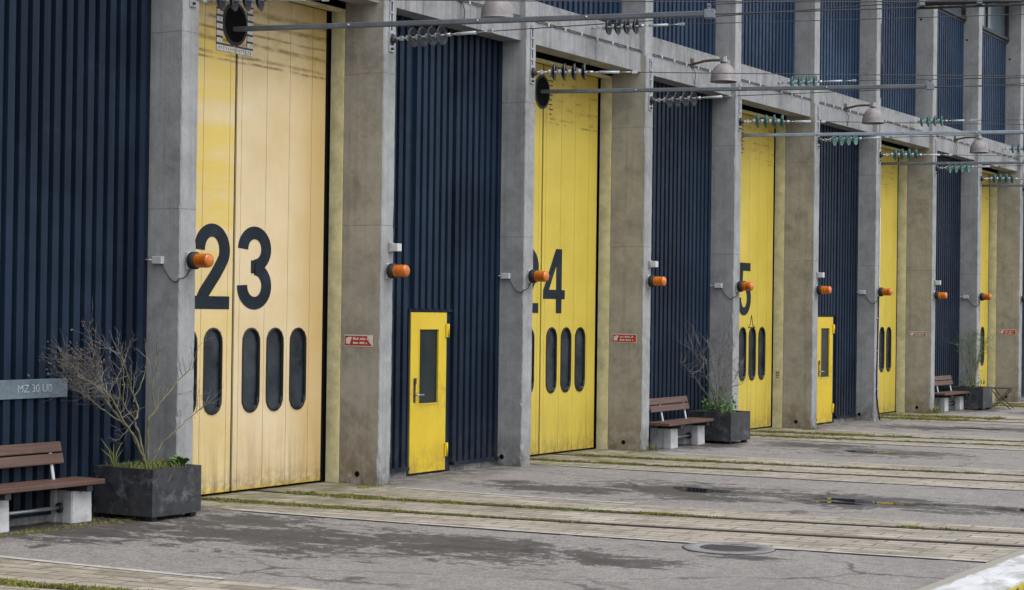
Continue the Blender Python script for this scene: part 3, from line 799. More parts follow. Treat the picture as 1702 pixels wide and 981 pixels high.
# insulator strings ----------------------------------------------------------
def disc_mesh(mat):
    mb = MB()
    mb.lathe([(.0,0),(.035,0),(.042,.03),(.036,.055),(.024,.06)], (0,0,0), (0,-1,0), 1, 14)
    mb.lathe([(.03,.052),(.06,.056),(.10,.072),(.124,.098),(.127,.108),(.120,.110),(.10,.088),(.085,.100),(.075,.080),(.055,.095),(.045,.074),(.02,.075)], (0,0,0), (0,-1,0), 0, 22)
    mb.tube([(0,-.06,0),(0,-.148,0)], .012, 1, 6)
    mb.lathe([(.124,.100),(.1275,.106),(.124,.112)], (0,0,0), (0,-1,0), 2, 26)
    return mb
def string_parts(root, mat, tail):
    me = disc_mesh(mat).mesh('disc', [mat, M['porc'], M['glassteal'] if mat == M['glassteal'] else M['tube']])  # smoked discs get a lighter rim ring, a sky glint put into the colour
    mb = MB(); mb.tube([(0,.02,0),(0,-.06,0)], .016, 0, 6); mb.tube([(0,-.05,0),(0,-.17,0)], .013, 0, 6); mb.box((-.02,-.10,-.03),(.02,-.055,.03), 0, .004); mb.build('shackle', M['steel'], root)
    for k in range(4): link('disc', me, root, (0,-.165-.146*k,0))
    y = -.165-.146*4
    mb = MB(); mb.tube([(0,y,0),(0,y-.08,0)], .022, 0, 8); mb.tube([(0,y-.08,0),(0,y-.16,0)], .010, 0, 6); mb.tube([(0,y-.16,0),(0,y-.46,0)], .020, 1, 8); mb.tube([(0,y-.46,0),(0,y-.66,0)], .009, 0, 6); mb.box((-.02,y-.72,-.022),(.02,y-.64,.022), 0, .004)
    mb.build('end_rod', [M['steel'], M['porc']], root)
    mb = MB(); e = y-.70; pts = [(0, e-tail*k/14, -.0015*tail*math.sin(PI*k/14)*3) for k in range(15)]
    mb.tube(pts, .0065, 0, 5, cap=False); mb.build('span_wire', M['wire'], root)
ORDS = {1:'cropped at the top above door 23', 2:'over the near service door', 3:'in front of the top of door 24', 4:'over the second bench', 5:'in front of the top of door 25',
        6:'over the far service door', 7:'before the fourth big door', 8:'over the third bench', 9:'before the fifth big door', 10:'at the right edge'}
protos = {}
def istring(loc, rz, kind, label, tail=13):
    key = (kind, tail)
    if key not in protos:
        t = thing('insulator_string', label, 'insulator', loc, rz, 'insulator strings holding overhead wires')
        string_parts(t, {'dark':M['glassdark'],'teal':M['glassteal'],'clear':M['glassclear']}[kind], tail); protos[key] = t; return t
    return dup(protos[key], loc, rz, label)
for i in range(1, 11):
    kind = 'dark' if i <= 4 else 'teal'
    rz = 0 if i % 2 == 0 else math.radians(25)
    istring((PX(i)-.115,-.08,5.745 if i > 1 else 5.655), rz, 'clear' if i in (2,4) else kind, ('smoky glass' if i in (2,4) else 'black' if kind == 'dark' else 'teal glass')+' insulator string fixed to its pillar '+ORDS[i])
for i, x, t in ((3,5.465,'above door 24'),(5,12.897,'above door 25'),(7,20.55,'above the fourth big door'),(9,27.95,'above the fifth big door')):
    kind = 'dark' if i == 3 else 'teal'
    istring((x,.10,6.69), math.radians(12), kind, ('black' if kind == 'dark' else 'teal glass')+' insulator string on the beam '+t, 14)

# rigid overhead rails -----------------------------------------------------------
OR = {1:(-2.315,5.625,.2705,'dark pole leaving the top of door 23'), 3:(5.069,5.69,.335,'dark pole leaving the top of door 24'), 5:(12.654,5.69,.286,'pale blue grey pole leaving the top of door 25'),
      7:(20.573,5.758,.316,'pole leaving the top of the fourth big door'), 9:(28.307,5.767,.31,'farthest pole leaving the fifth big door')}
for i, (x, z, k, lab) in OR.items():
    a = math.atan(k)
    t = thing('overhead_rail', lab, 'overhead rail', (x,.9,z), a, 'overhead current rails')
    L_ = 5.72/math.cos(a)
    mb = MB(); mb.box((-.030,-L_,-.030),(.030,0,.030), 0, .010); mb.build('pole', M['poleblue'] if i == 5 else M['tube'], t)
    mb = MB()
    for q in (1.6, 3.2, 4.5): mb.lathe([(0,0),(.014,0),(.014,.02),(0,.022)], (-.029,-q,0), (-1,0,0), 0, 8)
    mb.build('bolts', M['steel'], t)
    mb = MB(); mb.box((-.045,-L_-.05,-.055),(.045,-L_+.07,.045), 0, .008); mb.box((-.012,-L_,-.0),(.012,-L_+.035,.11), 0); mb.box((-.03,-L_-.0,.085),(.03,-L_+.035,.11), 0); mb.build('end_clamp', M['clampgrey'], t)
    mb = MB(); pts = [(0,-L_-.03-9.0*q/12,-.01+.0*q) for q in range(13)]; mb.tube(pts, .008, 0, 6, cap=False)
    mb.tube([(0,-L_+.02,.10)]+[(0.02*q,-L_-9.0*q/12,.12-.02*math.sin(PI*q/12)) for q in range(1,13)], .006, 0, 5, cap=False); mb.build('contact_wire', M['wire'], t)
# section insulator on the nearest contact wire
a = math.atan(.2705); t = thing('section_insulator', 'dark twin rod section insulator on the wire at the top right corner of the photo', 'section insulator', (-2.315+.2705*7.95,.9-7.95,5.625), a)
mb = MB()
for s in (-.05,.05): mb.tube([(s,0,.03),(s,-1.7,.05)], .022, 0, 8)
mb.tube([(0,.05,-.02),(0,-1.7,-.01)], .014, 0, 6); mb.build('rods', M['dsteel'], t)
for q in (.0,.6,1.25):
    mb = MB(); mb.box((-.075,-q-.04,.0),(.075,-q+.02,.075), 0, .006); mb.build('clamp_block', M['clampgrey'], t)
# black cable on the seventh pillar
mb = MB(); x7 = PX(7)
mb.tube([(x7-.10,-.012,2.9),(x7-.11,-.014,2.3),(x7-.13,-.014,1.7),(x7-.155,-.014,1.2),(x7-.175,-.016,.75),(x7-.17,-.02,.55),(x7-.11,-.02,.35),(x7-.05,-.03,.12),(x7-.03,-.05,.01)], .016, 0, 7)
mb.tube([(x7-.06,-.012,4.6),(x7-.06,-.012,2.2),(x7-.10,-.012,1.0),(x7-.12,-.012,.62)], .010, 1, 6)
for z in (2.2,1.5,.68): mb.box((x7-.19,-.02,z),(x7-.09,-.0005,z+.02), 1)
tag(mb.build('hanging_cable', [M['black'], M['white']]), 'black cable hanging down the front of a pillar to the ground', 'cable')
mb = MB(); mb.tube([(PX(7)-.04,.008,7.0),(PX(7)-.04,.008,8.6)], .012, 0, 6); mb.tube([(PX(7)-.03,.004,7.5),(PX(7)-.03,.0,7.9)], .02, 0, 6)
tag(mb.build('riser_cable', [M['dsteel']]), 'dark cable clipped to the upper half of a pillar over the far service door', 'cable')

# steel plate with worn lettering ------------------------------------------------
t = thing('lettered_plate', 'blue grey steel plate with worn lettering on the dark wall behind the first bench', 'sign plate', (-6.0,.39,1.395))
mb = MB(); mb.box((-1.1,-.006,-.098),(.62,.002,.098), 0, .002)
for x in (-.6,.55): mb.lathe([(0,0),(.011,0),(.011,.005),(0,.007)], (x,-.006,.06), (0,-1,0), 0, 8)
mb.build('sheet', M['plate'], t)
cu = bpy.data.curves.new('lettering', 'FONT'); cu.body = 'MZ 30 U0'; cu.size = .115; cu.extrude = .0015
to = bpy.data.objects.new('lettering_source', cu); col.objects.link(to)
bpy.context.view_layer.update()
me = bpy.data.meshes.new_from_object(to.evaluated_get(bpy.context.evaluated_depsgraph_get()))
bpy.data.objects.remove(to)
me.materials.clear(); me.materials.append(M['chalk']); me.materials.append(M['numeral'])
lo = link('lettering', me, t, (-.085,-.0085,-.035)); lo.rotation_euler = (PI/2,0,0)

# ------------------------------------------------------------------ benches
bn = thing('bench', 'first bench with brown planks, cropped by the left edge beside the first planter', 'bench', (-5.29,.09,0), 0, 'plank benches on concrete blocks')
def bench_leg():
    mb = MB()
    def blk(y0, y1, x0, x1):
        bm = bmesh.new(); bmesh.ops.create_cube(bm, size=1)
        for v in bm.verts:
            tz = v.co.z+.5; s_ = 1-.05*tz
            v.co = Vector(((x0+x1)/2+v.co.x*(x1-x0)*s_, (y0+y1)/2+v.co.y*(y1-y0)*s_, tz*.335))
        bmesh.ops.bevel(bm, geom=list(bm.edges), offset=.010, segments=2, affect='EDGES'); mb.bm(bm)
    blk(0,.14,-.30,0); blk(.125,.255,-.275,-.025); blk(.24,.385,-.30,0)
    return mb.mesh('leg', M['benchleg'])
lm = bench_leg(); link('leg', lm, bn); link('leg', lm, bn, (-1.14,0,0))
mb = MB(); mb.tube([(-1.14,.17,.16),(-.30,.17,.16)], .021, 0, 10); mb.lathe([(0,0),(.055,0),(.055,.012),(.03,.02)], (-.300,.17,.16), (-1,0,0), 1, 14); mb.lathe([(0,0),(.055,0),(.055,.012),(.03,.02)], (-1.115,.17,.16), (1,0,0), 1, 14)
mb.build('tie_rod', [M['steel'], M['dsteel']], bn)
for k, y in enumerate((-.15,.0,.15)):
    mb = MB(); mb.box((-1.84,y,.405),(.03,y+.135,.455), 0, .006); mb.build('seat_plank', M['wood'], bn)
for x in (-.17,-1.29):
    mb = MB(); mb.box((x-.04,-.13,.336),(x+.04,.30,.404), 0, .004); mb.build('seat_bearer', M['dsteel'], bn)
for z0 in (.615,.735):
    mb = MB(); bm = bmesh.new(); bmesh.ops.create_cube(bm, size=1)
    for v in bm.verts: v.co = Vector((-1.0+v.co.x*1.58, v.co.y*.036, v.co.z*.108))
    bmesh.ops.bevel(bm, geom=list(bm.edges), offset=.006, segments=2, affect='EDGES')
    bmesh.ops.transform(bm, matrix=Matrix.Translation((0,.225+(z0-.6)*.28,z0+.05)) @ Matrix.Rotation(-.27, 4, 'X'), verts=bm.verts)
    mb.bm(bm); mb.build('back_plank', M['wood'], bn)
for x in (-.36,-1.32):
    mb = MB(); mb.tube([(x,.20,.40),(x,.205,.46),(x,.285,.83)], .018, 0, 8); mb.build('back_strut', M['white'], bn)
dup(bn, (9.30,-.12,0), math.radians(2), 'second bench with brown planks beyond door 24, in front of the second planter')
dup(bn, (24.36,-.04,0), math.radians(-1), 'farthest bench with brown planks, near the right edge by the third planter')

# ------------------------------------------------------------------ planters
pl = thing('planter', 'large charcoal square planter beside the first bench at door 23', 'planter', (-4.59,-.035,0), 0, 'charcoal square planters'); pl.scale = (1.02, 1.11, 1)
mb = MB(); a = .375; t_ = .03
for (x0,y0,x1,y1) in ((-a,-a,a,-a+t_),(-a,a-t_,a,a),(-a,-a+t_,-a+t_,a-t_),(a-t_,-a+t_,a,a-t_)): mb.box((x0,y0,.05),(x1,y1,.55), 0)
mb.box((-a+t_,-a+t_,.05),(a-t_,a-t_,.09), 0); mb.build('shell', M['planter'], pl)
mb = MB()
for x in (-.30,.30):
    for y in (-.30,.30): mb.box((x-.04,y-.04,0),(x+.04,y+.04,.049))
mb.build('feet', M['black'], pl)
mb = MB(); nn = 14; s_ = 2*(a-t_)/nn
hz = [[.508+.03*R.random() for _ in range(nn+1)] for _ in range(nn+1)]
for i in range(nn):
    for j in range(nn):
        x, y = -a+t_+i*s_, -a+t_+j*s_
        mb.face([(x,y,hz[i][j]),(x+s_,y,hz[i+1][j]),(x+s_,y+s_,hz[i+1][j+1]),(x,y+s_,hz[i][j+1])], 0, True)
mb.build('soil', M['soil'], pl, recalc=False)
dup(pl, (9.93,-.10,0), math.radians(-2), 'large charcoal square planter beside the second bench at door 25')
dup(pl, (24.72,-.10,0), 0, 'farthest charcoal square planter beside the third bench')

# ------------------------------------------------------------------ shrubs
def grow(mb, p, d, length, r, depth, rr, bias, tips, m=0, spread=.55):
    n_ = max(3, int(length/.055)); pts = [p.copy()]; q = p.copy(); dd = d.normalized()
    for k in range(n_):
        dd = (dd+Vector((rr.gauss(0,.16),rr.gauss(0,.16),rr.gauss(0,.16)))+bias*.10).normalized()
        q = q+dd*(length/n_); pts.append(q.copy())
    rads = [r*(1-.65*k/n_) for k in range(n_+1)]
    mb.tube(pts, rads, m, 5 if r > .004 else 3, cap=False)
    if depth > 0:
        for k in range(1, n_+1):
            if rr.random() < (.72 if depth > 1 else .6):
                side = Vector((rr.gauss(0,1),rr.gauss(0,1)*.8,rr.gauss(0,1))).normalized()
                nd = (dd*.8+side*spread+bias*.35).normalized()
                grow(mb, pts[k], nd, length*(.38+.3*rr.random()), max(.0023, rads[k]*.6), depth-1, rr, bias, tips, m, spread)
    else: tips.append((q, dd))
def stem(mb, path, r0, r1, y, rr, m=0):
    pts = []
    P = [Vector((x, y+dy, z)) for (x, z, dy) in path]
    for i in range(len(P)-1):
        p0, p1, p2, p3 = P[max(i-1,0)], P[i], P[i+1], P[min(i+2,len(P)-1)]
        for k in range(5):
            t = k/5; pts.append(.5*((2*p1)+(p2-p0)*t+(2*p0-5*p1+4*p2-p3)*t*t+(3*p1-p0-3*p2+p3)*t**3)+Vector((rr.gauss(0,.006),rr.gauss(0,.006),rr.gauss(0,.004))))
    pts.append(P[-1]); n_ = len(pts)-1
    mb.tube(pts, [r0+(r1-r0)*k/n_ for k in range(n_+1)], m, 7, cap=False)
    return pts
def leaf(mb, p, d, s, rr, m=0):
    d = (d+Vector((rr.gauss(0,.5),rr.gauss(0,.5),rr.gauss(0,.5)))).normalized(); a = d.orthogonal().normalized()
    a = (a*math.cos(rr.random()*6)+d.cross(a)*math.sin(rr.random()*6)).normalized()*s*.32
    mb.face([p, p+d*s*.5+a, p+d*s, p+d*s*.5-a], m)
rr = random.Random(11)
sh = thing('bare_shrub', 'leaning bare shrub with a brown dead top in the first planter', 'shrub', (-4.62,-.05,.52))
o3 = Vector((4.35,-.2,-.49))
mb = MB(); tw = MB(); tips = []
paths = [
 ([(-4.35,.49,0),(-4.42,.58,0),(-4.51,.78,.02),(-4.67,.99,.05),(-4.87,1.16,.05),(-5.02,1.32,.04),(-5.14,1.50,.02)], .019, .007),
 ([(-4.36,.49,0),(-4.44,.60,-.02),(-4.57,.79,-.04),(-4.80,1.05,-.05),(-5.01,1.28,-.08),(-5.28,1.42,-.1),(-5.50,1.50,-.1)], .017, .005),
 ([(-4.34,.49,0),(-4.40,.62,.0),(-4.49,.86,.0),(-4.54,1.01,.02),(-4.69,1.21,.05),(-4.79,1.47,.06)], .016, .006),
 ([(-4.33,.49,.0),(-4.37,.75,-.02),(-4.40,1.0,-.05),(-4.33,1.10,-.08),(-4.20,1.27,-.12),(-3.98,1.47,-.15),(-3.85,1.56,-.18)], .015, .004),
 ([(-4.31,.49,.0),(-4.22,.72,-.06),(-4.05,.88,-.12),(-3.84,1.04,-.18),(-3.66,1.15,-.2)], .010, .003),
 ([(-4.33,1.10,-.08),(-4.36,1.32,-.06),(-4.30,1.52,-.05),(-4.22,1.72,-.04)], .009, .003),
 ([(-4.70,1.0,.05),(-4.93,1.10,.02),(-5.2,1.25,.0),(-5.38,1.32,-.03)], .010, .004),
 ([(-4.54,1.01,.02),(-4.44,1.12,.06),(-4.50,1.34,.1),(-4.58,1.55,.12)], .011, .004),
 ([(-4.69,1.21,.05),(-4.72,1.40,.0),(-4.78,1.60,-.03),(-4.84,1.74,-.05)], .008, .004),
 ([(-4.50,1.20,.08),(-4.42,1.40,.04),(-4.38,1.55,.02),(-4.34,1.68,.0)], .008, .004),
 ([(-4.87,1.16,.05),(-4.90,1.34,.1),(-5.0,1.55,.14),(-5.05,1.75,.16)], .008, .004)]
stems = [stem(mb, pa, a_, b_, .2, rr) for pa, a_, b_ in paths]
for k, pts in enumerate(stems):
    right = k in (3,4,5,9)
    for j in range(len(pts)//2, len(pts)):
        if rr.random() < (.60 if right else .80):
            bias = Vector((.25 if right else -.28, -.02, .45))
            grow(tw, pts[j], Vector((rr.gauss(.2 if right else -.35,.5), rr.gauss(0,.45), rr.gauss(.55,.35))), (.17+.18*rr.random())*(.85 if right else 1), .0052, 2, rr, bias, tips)
lf = MB()
for q, d in tips:
    if q.x < -4.95 and q.z > 1.40 and rr.random() < .75:
        for _ in range(2): leaf(lf, q-d*.02*rr.random(), d, .022+.02*rr.random(), rr)
# the dead, still leafy crown
for _ in range(52):
    base = stems[rr.choice((0,0,1,6))][-rr.randint(1,8)]
    tgt = Vector((-5.38+rr.gauss(0,.19), .2+rr.gauss(0,.16), 1.58+rr.gauss(0,.14)))
    t2 = []
    grow(tw, base, tgt-base, (tgt-base).length*.8, .0048, 1, rr, Vector((-.1,0,.4)), t2)
    for q, d in t2+[(tgt, Vector((0,0,1)))]:
        if q.z > 1.45 and rr.random() < .55:
            for _ in range(2): leaf(lf, q+Vector((rr.gauss(0,.02),rr.gauss(0,.02),rr.gauss(0,.02))), d+Vector((0,0,.5)), .02+.022*rr.random(), rr)
for k in (3,4,5):
    for _ in range(6):
        pts = stems[k]; leaf(lf, pts[rr.randint(len(pts)//2,len(pts)-1)]+Vector((rr.gauss(0,.03),0,rr.gauss(0,.03))), Vector((0,0,1)), .02, rr, 1)
for q_, nm, mt in ((mb,'stems',[M['bark']]),(tw,'twigs',[M['twig']]),(lf,'leaves',[M['leafbrown'],M['leafgreen']])):
    q_.v = [tuple(Vector(v)+o3) for v in q_.v]; q_.build(nm, mt, sh, recalc=False)

def blades(mb, cx, cy, z, n_, spread, h, rr, w=.006, m=0):
    for _ in range(n_):
        x, y = cx+rr.gauss(0,spread), cy+rr.gauss(0,spread); hh = h*(.4+.8*rr.random()); a = rr.random()*6.283; l = hh*rr.uniform(.15,.7)
        dx, dy = math.cos(a), math.sin(a); px, py = -dy*w, dx*w
        p0, p1 = (x-px,y-py,z), (x+px,y+py,z); q0, q1 = (x+dx*l*.35-px*.7,y+dy*l*.35-py*.7,z+hh*.65), (x+dx*l*.35+px*.7,y+dy*l*.35+py*.7,z+hh*.65)
        mb.face([p0,p1,q1,q0], m); mb.face([q0,q1,(x+dx*l,y+dy*l,z+hh)], m)
# grass and weeds in the first planter
mb = MB(); rr = random.Random(3)
for _ in range(120): blades(mb, -4.57+rr.uniform(-.33,.33), -.07+rr.uniform(-.33,.33), .515, 6, .025, .085, rr, .005)
blades(mb, -4.63, -.14, .515, 110, .08, .09, rr, .004)
tag(mb.build('planter_grass', M['grass'], recalc=False), 'short grass covering the soil of the first planter', 'grass', kind='stuff')
t = thing('grass_tuft', 'tall thin grass blades at the back left corner of the first planter', 'grass tuft', (-4.86,.20,.52))
mb = MB()
for (dx, dz, b_) in ((-.16,.33,.05),(-.10,.24,-.02),(.05,.26,.06),(.10,.20,-.03),(-.04,.16,0),(.13,.27,.02),(-.2,.22,.0)):
    mb.tube([(0,0,0),(dx*.35,b_*.5,dz*.6),(dx,b_,dz)], [.010,.008,.002], 0, 3, cap=False)
mb.build('blades', M['grass'], t, recalc=False)
t = thing('leafy_weed', 'bright green leafy weed at the front right corner of the first planter', 'weed', (-4.30,-.24,.52))
mb = MB()
for k in range(46):
    a = rr.random()*6.28; l = .05+.06*rr.random(); h = .03+.06*rr.random(); c = Vector((rr.gauss(0,.045),rr.gauss(0,.045),.02+.05*rr.random())); d = Vector((math.cos(a)*l,math.sin(a)*l,h*.7)); s_ = Vector((-math.sin(a),math.cos(a),0))*l*.32
    mb.face([c, c+d*.5+s_+Vector((0,0,.012)), c+d, c+d*.5-s_+Vector((0,0,.012))])
mb.build('leaves', M['leafgreen'], t, recalc=False)

def bush(name, label, cx, cy, tops, seed, green, leaves_n, mats):
    rr = random.Random(seed); t = thing(name, label, 'shrub', (cx,cy,.52)); mb = MB(); tw = MB(); lf = MB(); tips = []
    for (tx, tz, ty, r) in tops:
        P = [(rr.uniform(-.08,.08),rr.uniform(-.08,.08)*0,0)]
        path = [(rr.uniform(-.07,.07),0,rr.uniform(-.07,.07)), (tx*.35+rr.gauss(0,.03),tz*.4,ty*.4), (tx*.72+rr.gauss(0,.04),tz*.75,ty*.8), (tx,tz,ty)]
        pts = stem(mb, path, r, r*.3, 0, rr)
        for j in range(len(pts)//3, len(pts)):
            if rr.random() < .95: grow(tw, pts[j], Vector((rr.gauss(0,.5),rr.gauss(0,.5),rr.gauss(.6,.3))), .16+.2*rr.random(), .006, 1, rr, Vector((0,0,.4)), tips)
    for q, d in tips:
        if rr.random() < .25: leaf(lf, q, d, .022, rr, 1 if rr.random() < .5 else 0)
    for _ in range(leaves_n):
        a = rr.random()*6.28; h = abs(rr.gauss(0,.17)); rad = .30*math.sqrt(rr.random()); c = Vector((rad*math.cos(a)*1.15,rad*math.sin(a),h)); leaf(lf, c, Vector((rr.gauss(0,.4),rr.gauss(0,.4),.8)), .03+.04*rr.random(), rr, 0)
    mb.build('stems', mats[0], t, recalc=False); tw.build('twigs', mats[1], t, recalc=False); lf.build('leaves', [M['leafgreen'], M['leafbrown']], t, recalc=False)
bush('bare_shrub', 'wispy shrub with green undergrowth in the second planter', 9.88, -.12,
     [(-1.30,.92,.15,.012),(-1.02,1.15,.05,.010),(-.62,1.22,.1,.010),(.12,1.25,.0,.010),(.35,1.18,-.1,.009),(.72,.85,-.1,.009),(-.15,1.3,.15,.009),(.5,1.32,.05,.007),(-.35,1.0,-.1,.008)], 21, 1, 420, ([M['bark2']],[M['twig']]))
bush('bare_shrub', 'thin greenish shrub in the farthest planter', 24.75, -.12,
     [(-.75,1.15,.1,.012),(-.45,1.3,.0,.012),(.1,1.2,.1,.012),(.55,1.25,-.1,.011),(.95,1.1,.0,.010),(.75,1.35,.1,.010),(-.2,1.4,-.1,.011),(.3,1.0,-.15,.010),(1.3,1.2,0,.008)], 33, 1, 120, ([M['bark']],[M['leafgreen']]))

# small folding table near the right edge
t = thing('cafe_table', 'small dark metal folding table beside the farthest planter', 'folding table', (25.55,-.62,0), math.radians(8))
mb = MB(); mb.box((-.33,-.26,.50),(.33,.26,.52), 0, .006); mb.build('table_top', M['dsteel'], t)
for x in (-.27,.27):
    mb = MB(); mb.tube([(x,-.22,.50),(x*1.05,-.05,.28),(x*1.1,.24,.0)], .012, 0, 6); mb.tube([(x,.22,.50),(x*1.05,.05,.28),(x*1.12,-.26,.0)], .012, 0, 6); mb.build('crossed_legs', M['dsteel'], t)
mb = MB(); mb.tube([(-.29,.02,.26),(.29,.02,.26)], .008, 0, 6); mb.build('brace', M['dsteel'], t)

# ------------------------------------------------------------------ ground
YE = -9.17
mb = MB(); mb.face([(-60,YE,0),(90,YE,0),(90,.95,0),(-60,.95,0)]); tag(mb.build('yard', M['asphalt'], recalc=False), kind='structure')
mb = MB(); mb.face([(-900,-900,-.66),(900,-900,-.66),(900,900,-.66),(-900,900,-.66)]); tag(mb.build('ground', M['gravel'], recalc=False), kind='structure')
mb = MB(); mb.box((-60,YE,-.7),(90,YE+.59,.006), 0); mb.build('platform_kerb', M['paintwhite']).__setitem__('kind','structure')
mb = MB(); mb.box((-60,YE-.035,-.69),(90,YE-.003,-.012), 0)
for k in range(-180, 270): mb.box((k*.333,YE-.045,-.69),(k*.333+.03,YE-.036,-.02), 1)
tag(mb.build('platform_edge', [M['paintyellow'], M['dsteel']]), kind='structure')

near = lambda s: -2.87+.115*s+.0075*s*s
lowe = lambda s: -3.55+.05*s+.0068*s*s
high = lambda s: -.42+.02*s+.008*s*s
GA = 1.14
TR = {-1:'at the bottom left corner', 1:'running out of door 23', 3:'running out of door 24', 5:'running out of door 25', 7:'running out of the fourth big door', 9:'running out of the fifth big door', 11:'beyond the last pillar'}
SMAX = 8.57
for i in range(-1, 12, 2):
    ox = PX(i)-PX(1); n_ = 48
    me_v, me_f, uvs = [], [], []
    for k in range(n_+1):
        s = -.9+(SMAX+.9)*k/n_
        sc = max(s, 0)
        for c in range(3):
            x = (lowe(sc), (lowe(sc)+high(sc))/2, high(sc))[c]+ox
            if s < .1: x = min(max(x, PX(i)-.02), PX(i+1)-W+.01)
            me_v.append((x, -s, .004)); uvs.append((s, x-ox-near(sc)))
    for k in range(n_):
        for c in range(2): me_f.append((k*3+c, k*3+c+1, k*3+c+4, k*3+c+3))
    me = bpy.data.meshes.new('paving'); me.from_pydata(me_v, [], me_f); uvl = me.uv_layers.new(name='UVMap')
    for p in me.polygons:
        for li, vi in zip(p.loop_indices, p.vertices): uvl.data[li].uv = uvs[vi]
    me.materials.append(M['paving']); me.update()
    bm = bmesh.new(); bm.from_mesh(me); bmesh.ops.recalc_face_normals(bm, faces=bm.faces)
    if bm.faces[0].normal.z < 0: bmesh.ops.reverse_faces(bm, faces=bm.faces)
    bm.to_mesh(me); bm.free()
    tag(link('paving', me), kind='structure')
    # edging strips
    mb = MB()
    for k in range(30):
        s0_, s1_ = .35+(SMAX-.35)*k/30, .35+(SMAX-.35)*(k+1)/30
        mb.face([(lowe(s0_)+ox-.07,-s0_,.009),(lowe(s0_)+ox,-s0_,.009),(lowe(s1_)+ox,-s1_,.009),(lowe(s1_)+ox-.07,-s1_,.009)])
        if s0_ < 3.4 or i == 3: mb.face([(high(s0_)+ox,-s0_,.009),(high(s0_)+ox+.085,-s0_,.009),(high(s1_)+ox+.085,-s1_,.009),(high(s1_)+ox,-s1_,.009)])
    tag(mb.build('edging', M['edging']), kind='structure')
    t = thing('tram_track', 'pair of dark grooved rails '+TR[i], 'tram track', (ox,0,0), 0, 'tram tracks across the yard')
    for g in (0, GA):
        mb = MB()
        for k in range(40):
            a_, b_ = -.85+(SMAX+.85)*k/40, -.85+(SMAX+.85)*(k+1)/40
            xa, xb = near(max(a_,-.3))+g, near(max(b_,-.3))+g
            for (o0, o1, z, m_) in ((-.032,.022,.013,0),(.022,.088,.007,1),(.088,.106,.012,0),(-.07,-.032,.0065,1)):
                mb.face([(xa+o0,-a_,z),(xa+o1,-a_,z),(xb+o1,-b_,z),(xb+o0,-b_,z)], m_)
            mb.face([(xa-.032,-a_,.004),(xa-.032,-a_,.013),(xb-.032,-b_,.013),(xb-.032,-b_,.004)], 0)
        mb.build('rail', [M['rail'], M['groove']], t)
# dark tar seam along the low edge of the paving
for i in range(-1, 12, 2):
    ox = PX(i)-PX(1); mb = MB(); rr = random.Random(i+50)
    for k in range(60):
        s0_, s1_ = .5+(SMAX-.5)*k/60, .5+(SMAX-.5)*(k+1)/60; w0 = .018+.022*rr.random()
        if rr.random() < .85: mb.face([(lowe(s0_)+ox-.075-w0,-s0_,.0055),(lowe(s0_)+ox-.068,-s0_,.0055),(lowe(s1_)+ox-.068,-s1_,.0055),(lowe(s1_)+ox-.075-w0,-s1_,.0055)])
    tag(mb.build('tar_seam', M['groove']), kind='structure')

# moss and grass along rails
rr = random.Random(5); mb = MB()
def strip(i, g, s0_, s1_, n_, wid=.05, h=.03):
    ox = PX(i)-PX(1)
    for _ in range(int(n_*1.5)):
        s = rr.uniform(s0_, s1_); dens = .5+.5*math.sin(s*5.1+i+g*3)+.35*math.sin(s*13+2*g)
        if rr.random() > max(.25, dens): continue
        blades(mb, near(max(s,-.3))+ox+g+rr.gauss(.01,wid), -s, .006, 13, .028, h*.72, rr, .0065, 0 if rr.random() < .3 else 1)
strip(1, 0, -.6, 2.0, 420, .05); strip(1, GA, -.3, .95, 300, .06, .035); strip(1, GA, 1.7, 5.2, 420, .04); strip(1, 0, 2.6, 4.2, 60, .03, .02); strip(1, GA, 7.0, 7.6, 50, .03, .03)
strip(3, 0, -.6, 1.2, 220, .07); strip(3, GA, -.5, 2.6, 330, .07, .035); strip(3, GA, 2.6, 6, 160, .04)
strip(5, 0, -.7, 1.6, 330, .14); strip(5, GA, -.6, 2.4, 380, .12, .04); strip(7, 0, -.6, 1.5, 420, .2, .04); strip(7, GA, -.6, 2.0, 420, .2, .045); strip(9, 0, -.5, 2, 300, .2, .04); strip(9, GA, -.5, 2, 200, .2, .04)
strip(1, GA, .9, 1.9, 120, .05); strip(1, 0, 1.9, 3.2, 120, .035, .02); strip(3, 0, 1.2, 3.2, 120, .04); strip(-1, GA, 1.2, 4.2, 520, .05, .035); strip(5, GA, 2.4, 5, 120, .05); strip(5, 0, 1.6, 5, 90, .05)
strip(-1, 0, 1.2, 4.2, 80, .05)
# at pillar feet and under the first bench and planter
for i in (2, 4, 6, 8):
    for _ in range(26): blades(mb, PX(i)-rr.uniform(-.02,.75), rr.uniform(-.12,.02), .004, 5, .02, .03, rr, .005, 1)
for _ in range(240): blades(mb, -5.0+rr.uniform(-1.9,1.0), -.08+rr.gauss(0,.10), .003, 4, .02, .018, rr, .005, 1)
blades(mb, PX(8)-.03, -.06, .003, 120, .06, .16, rr, .008, 0)
blades(mb, PX(8)-.33, .02, .003, 60, .05, .10, rr, .008, 0); blades(mb, PX(4)-.0, -.07, .003, 70, .05, .09, rr, .006, 0)
tag(mb.build('moss', [M['grass'], M['moss']], recalc=False), 'moss and short grass in the rail grooves and along the wall foot', 'moss', kind='stuff')
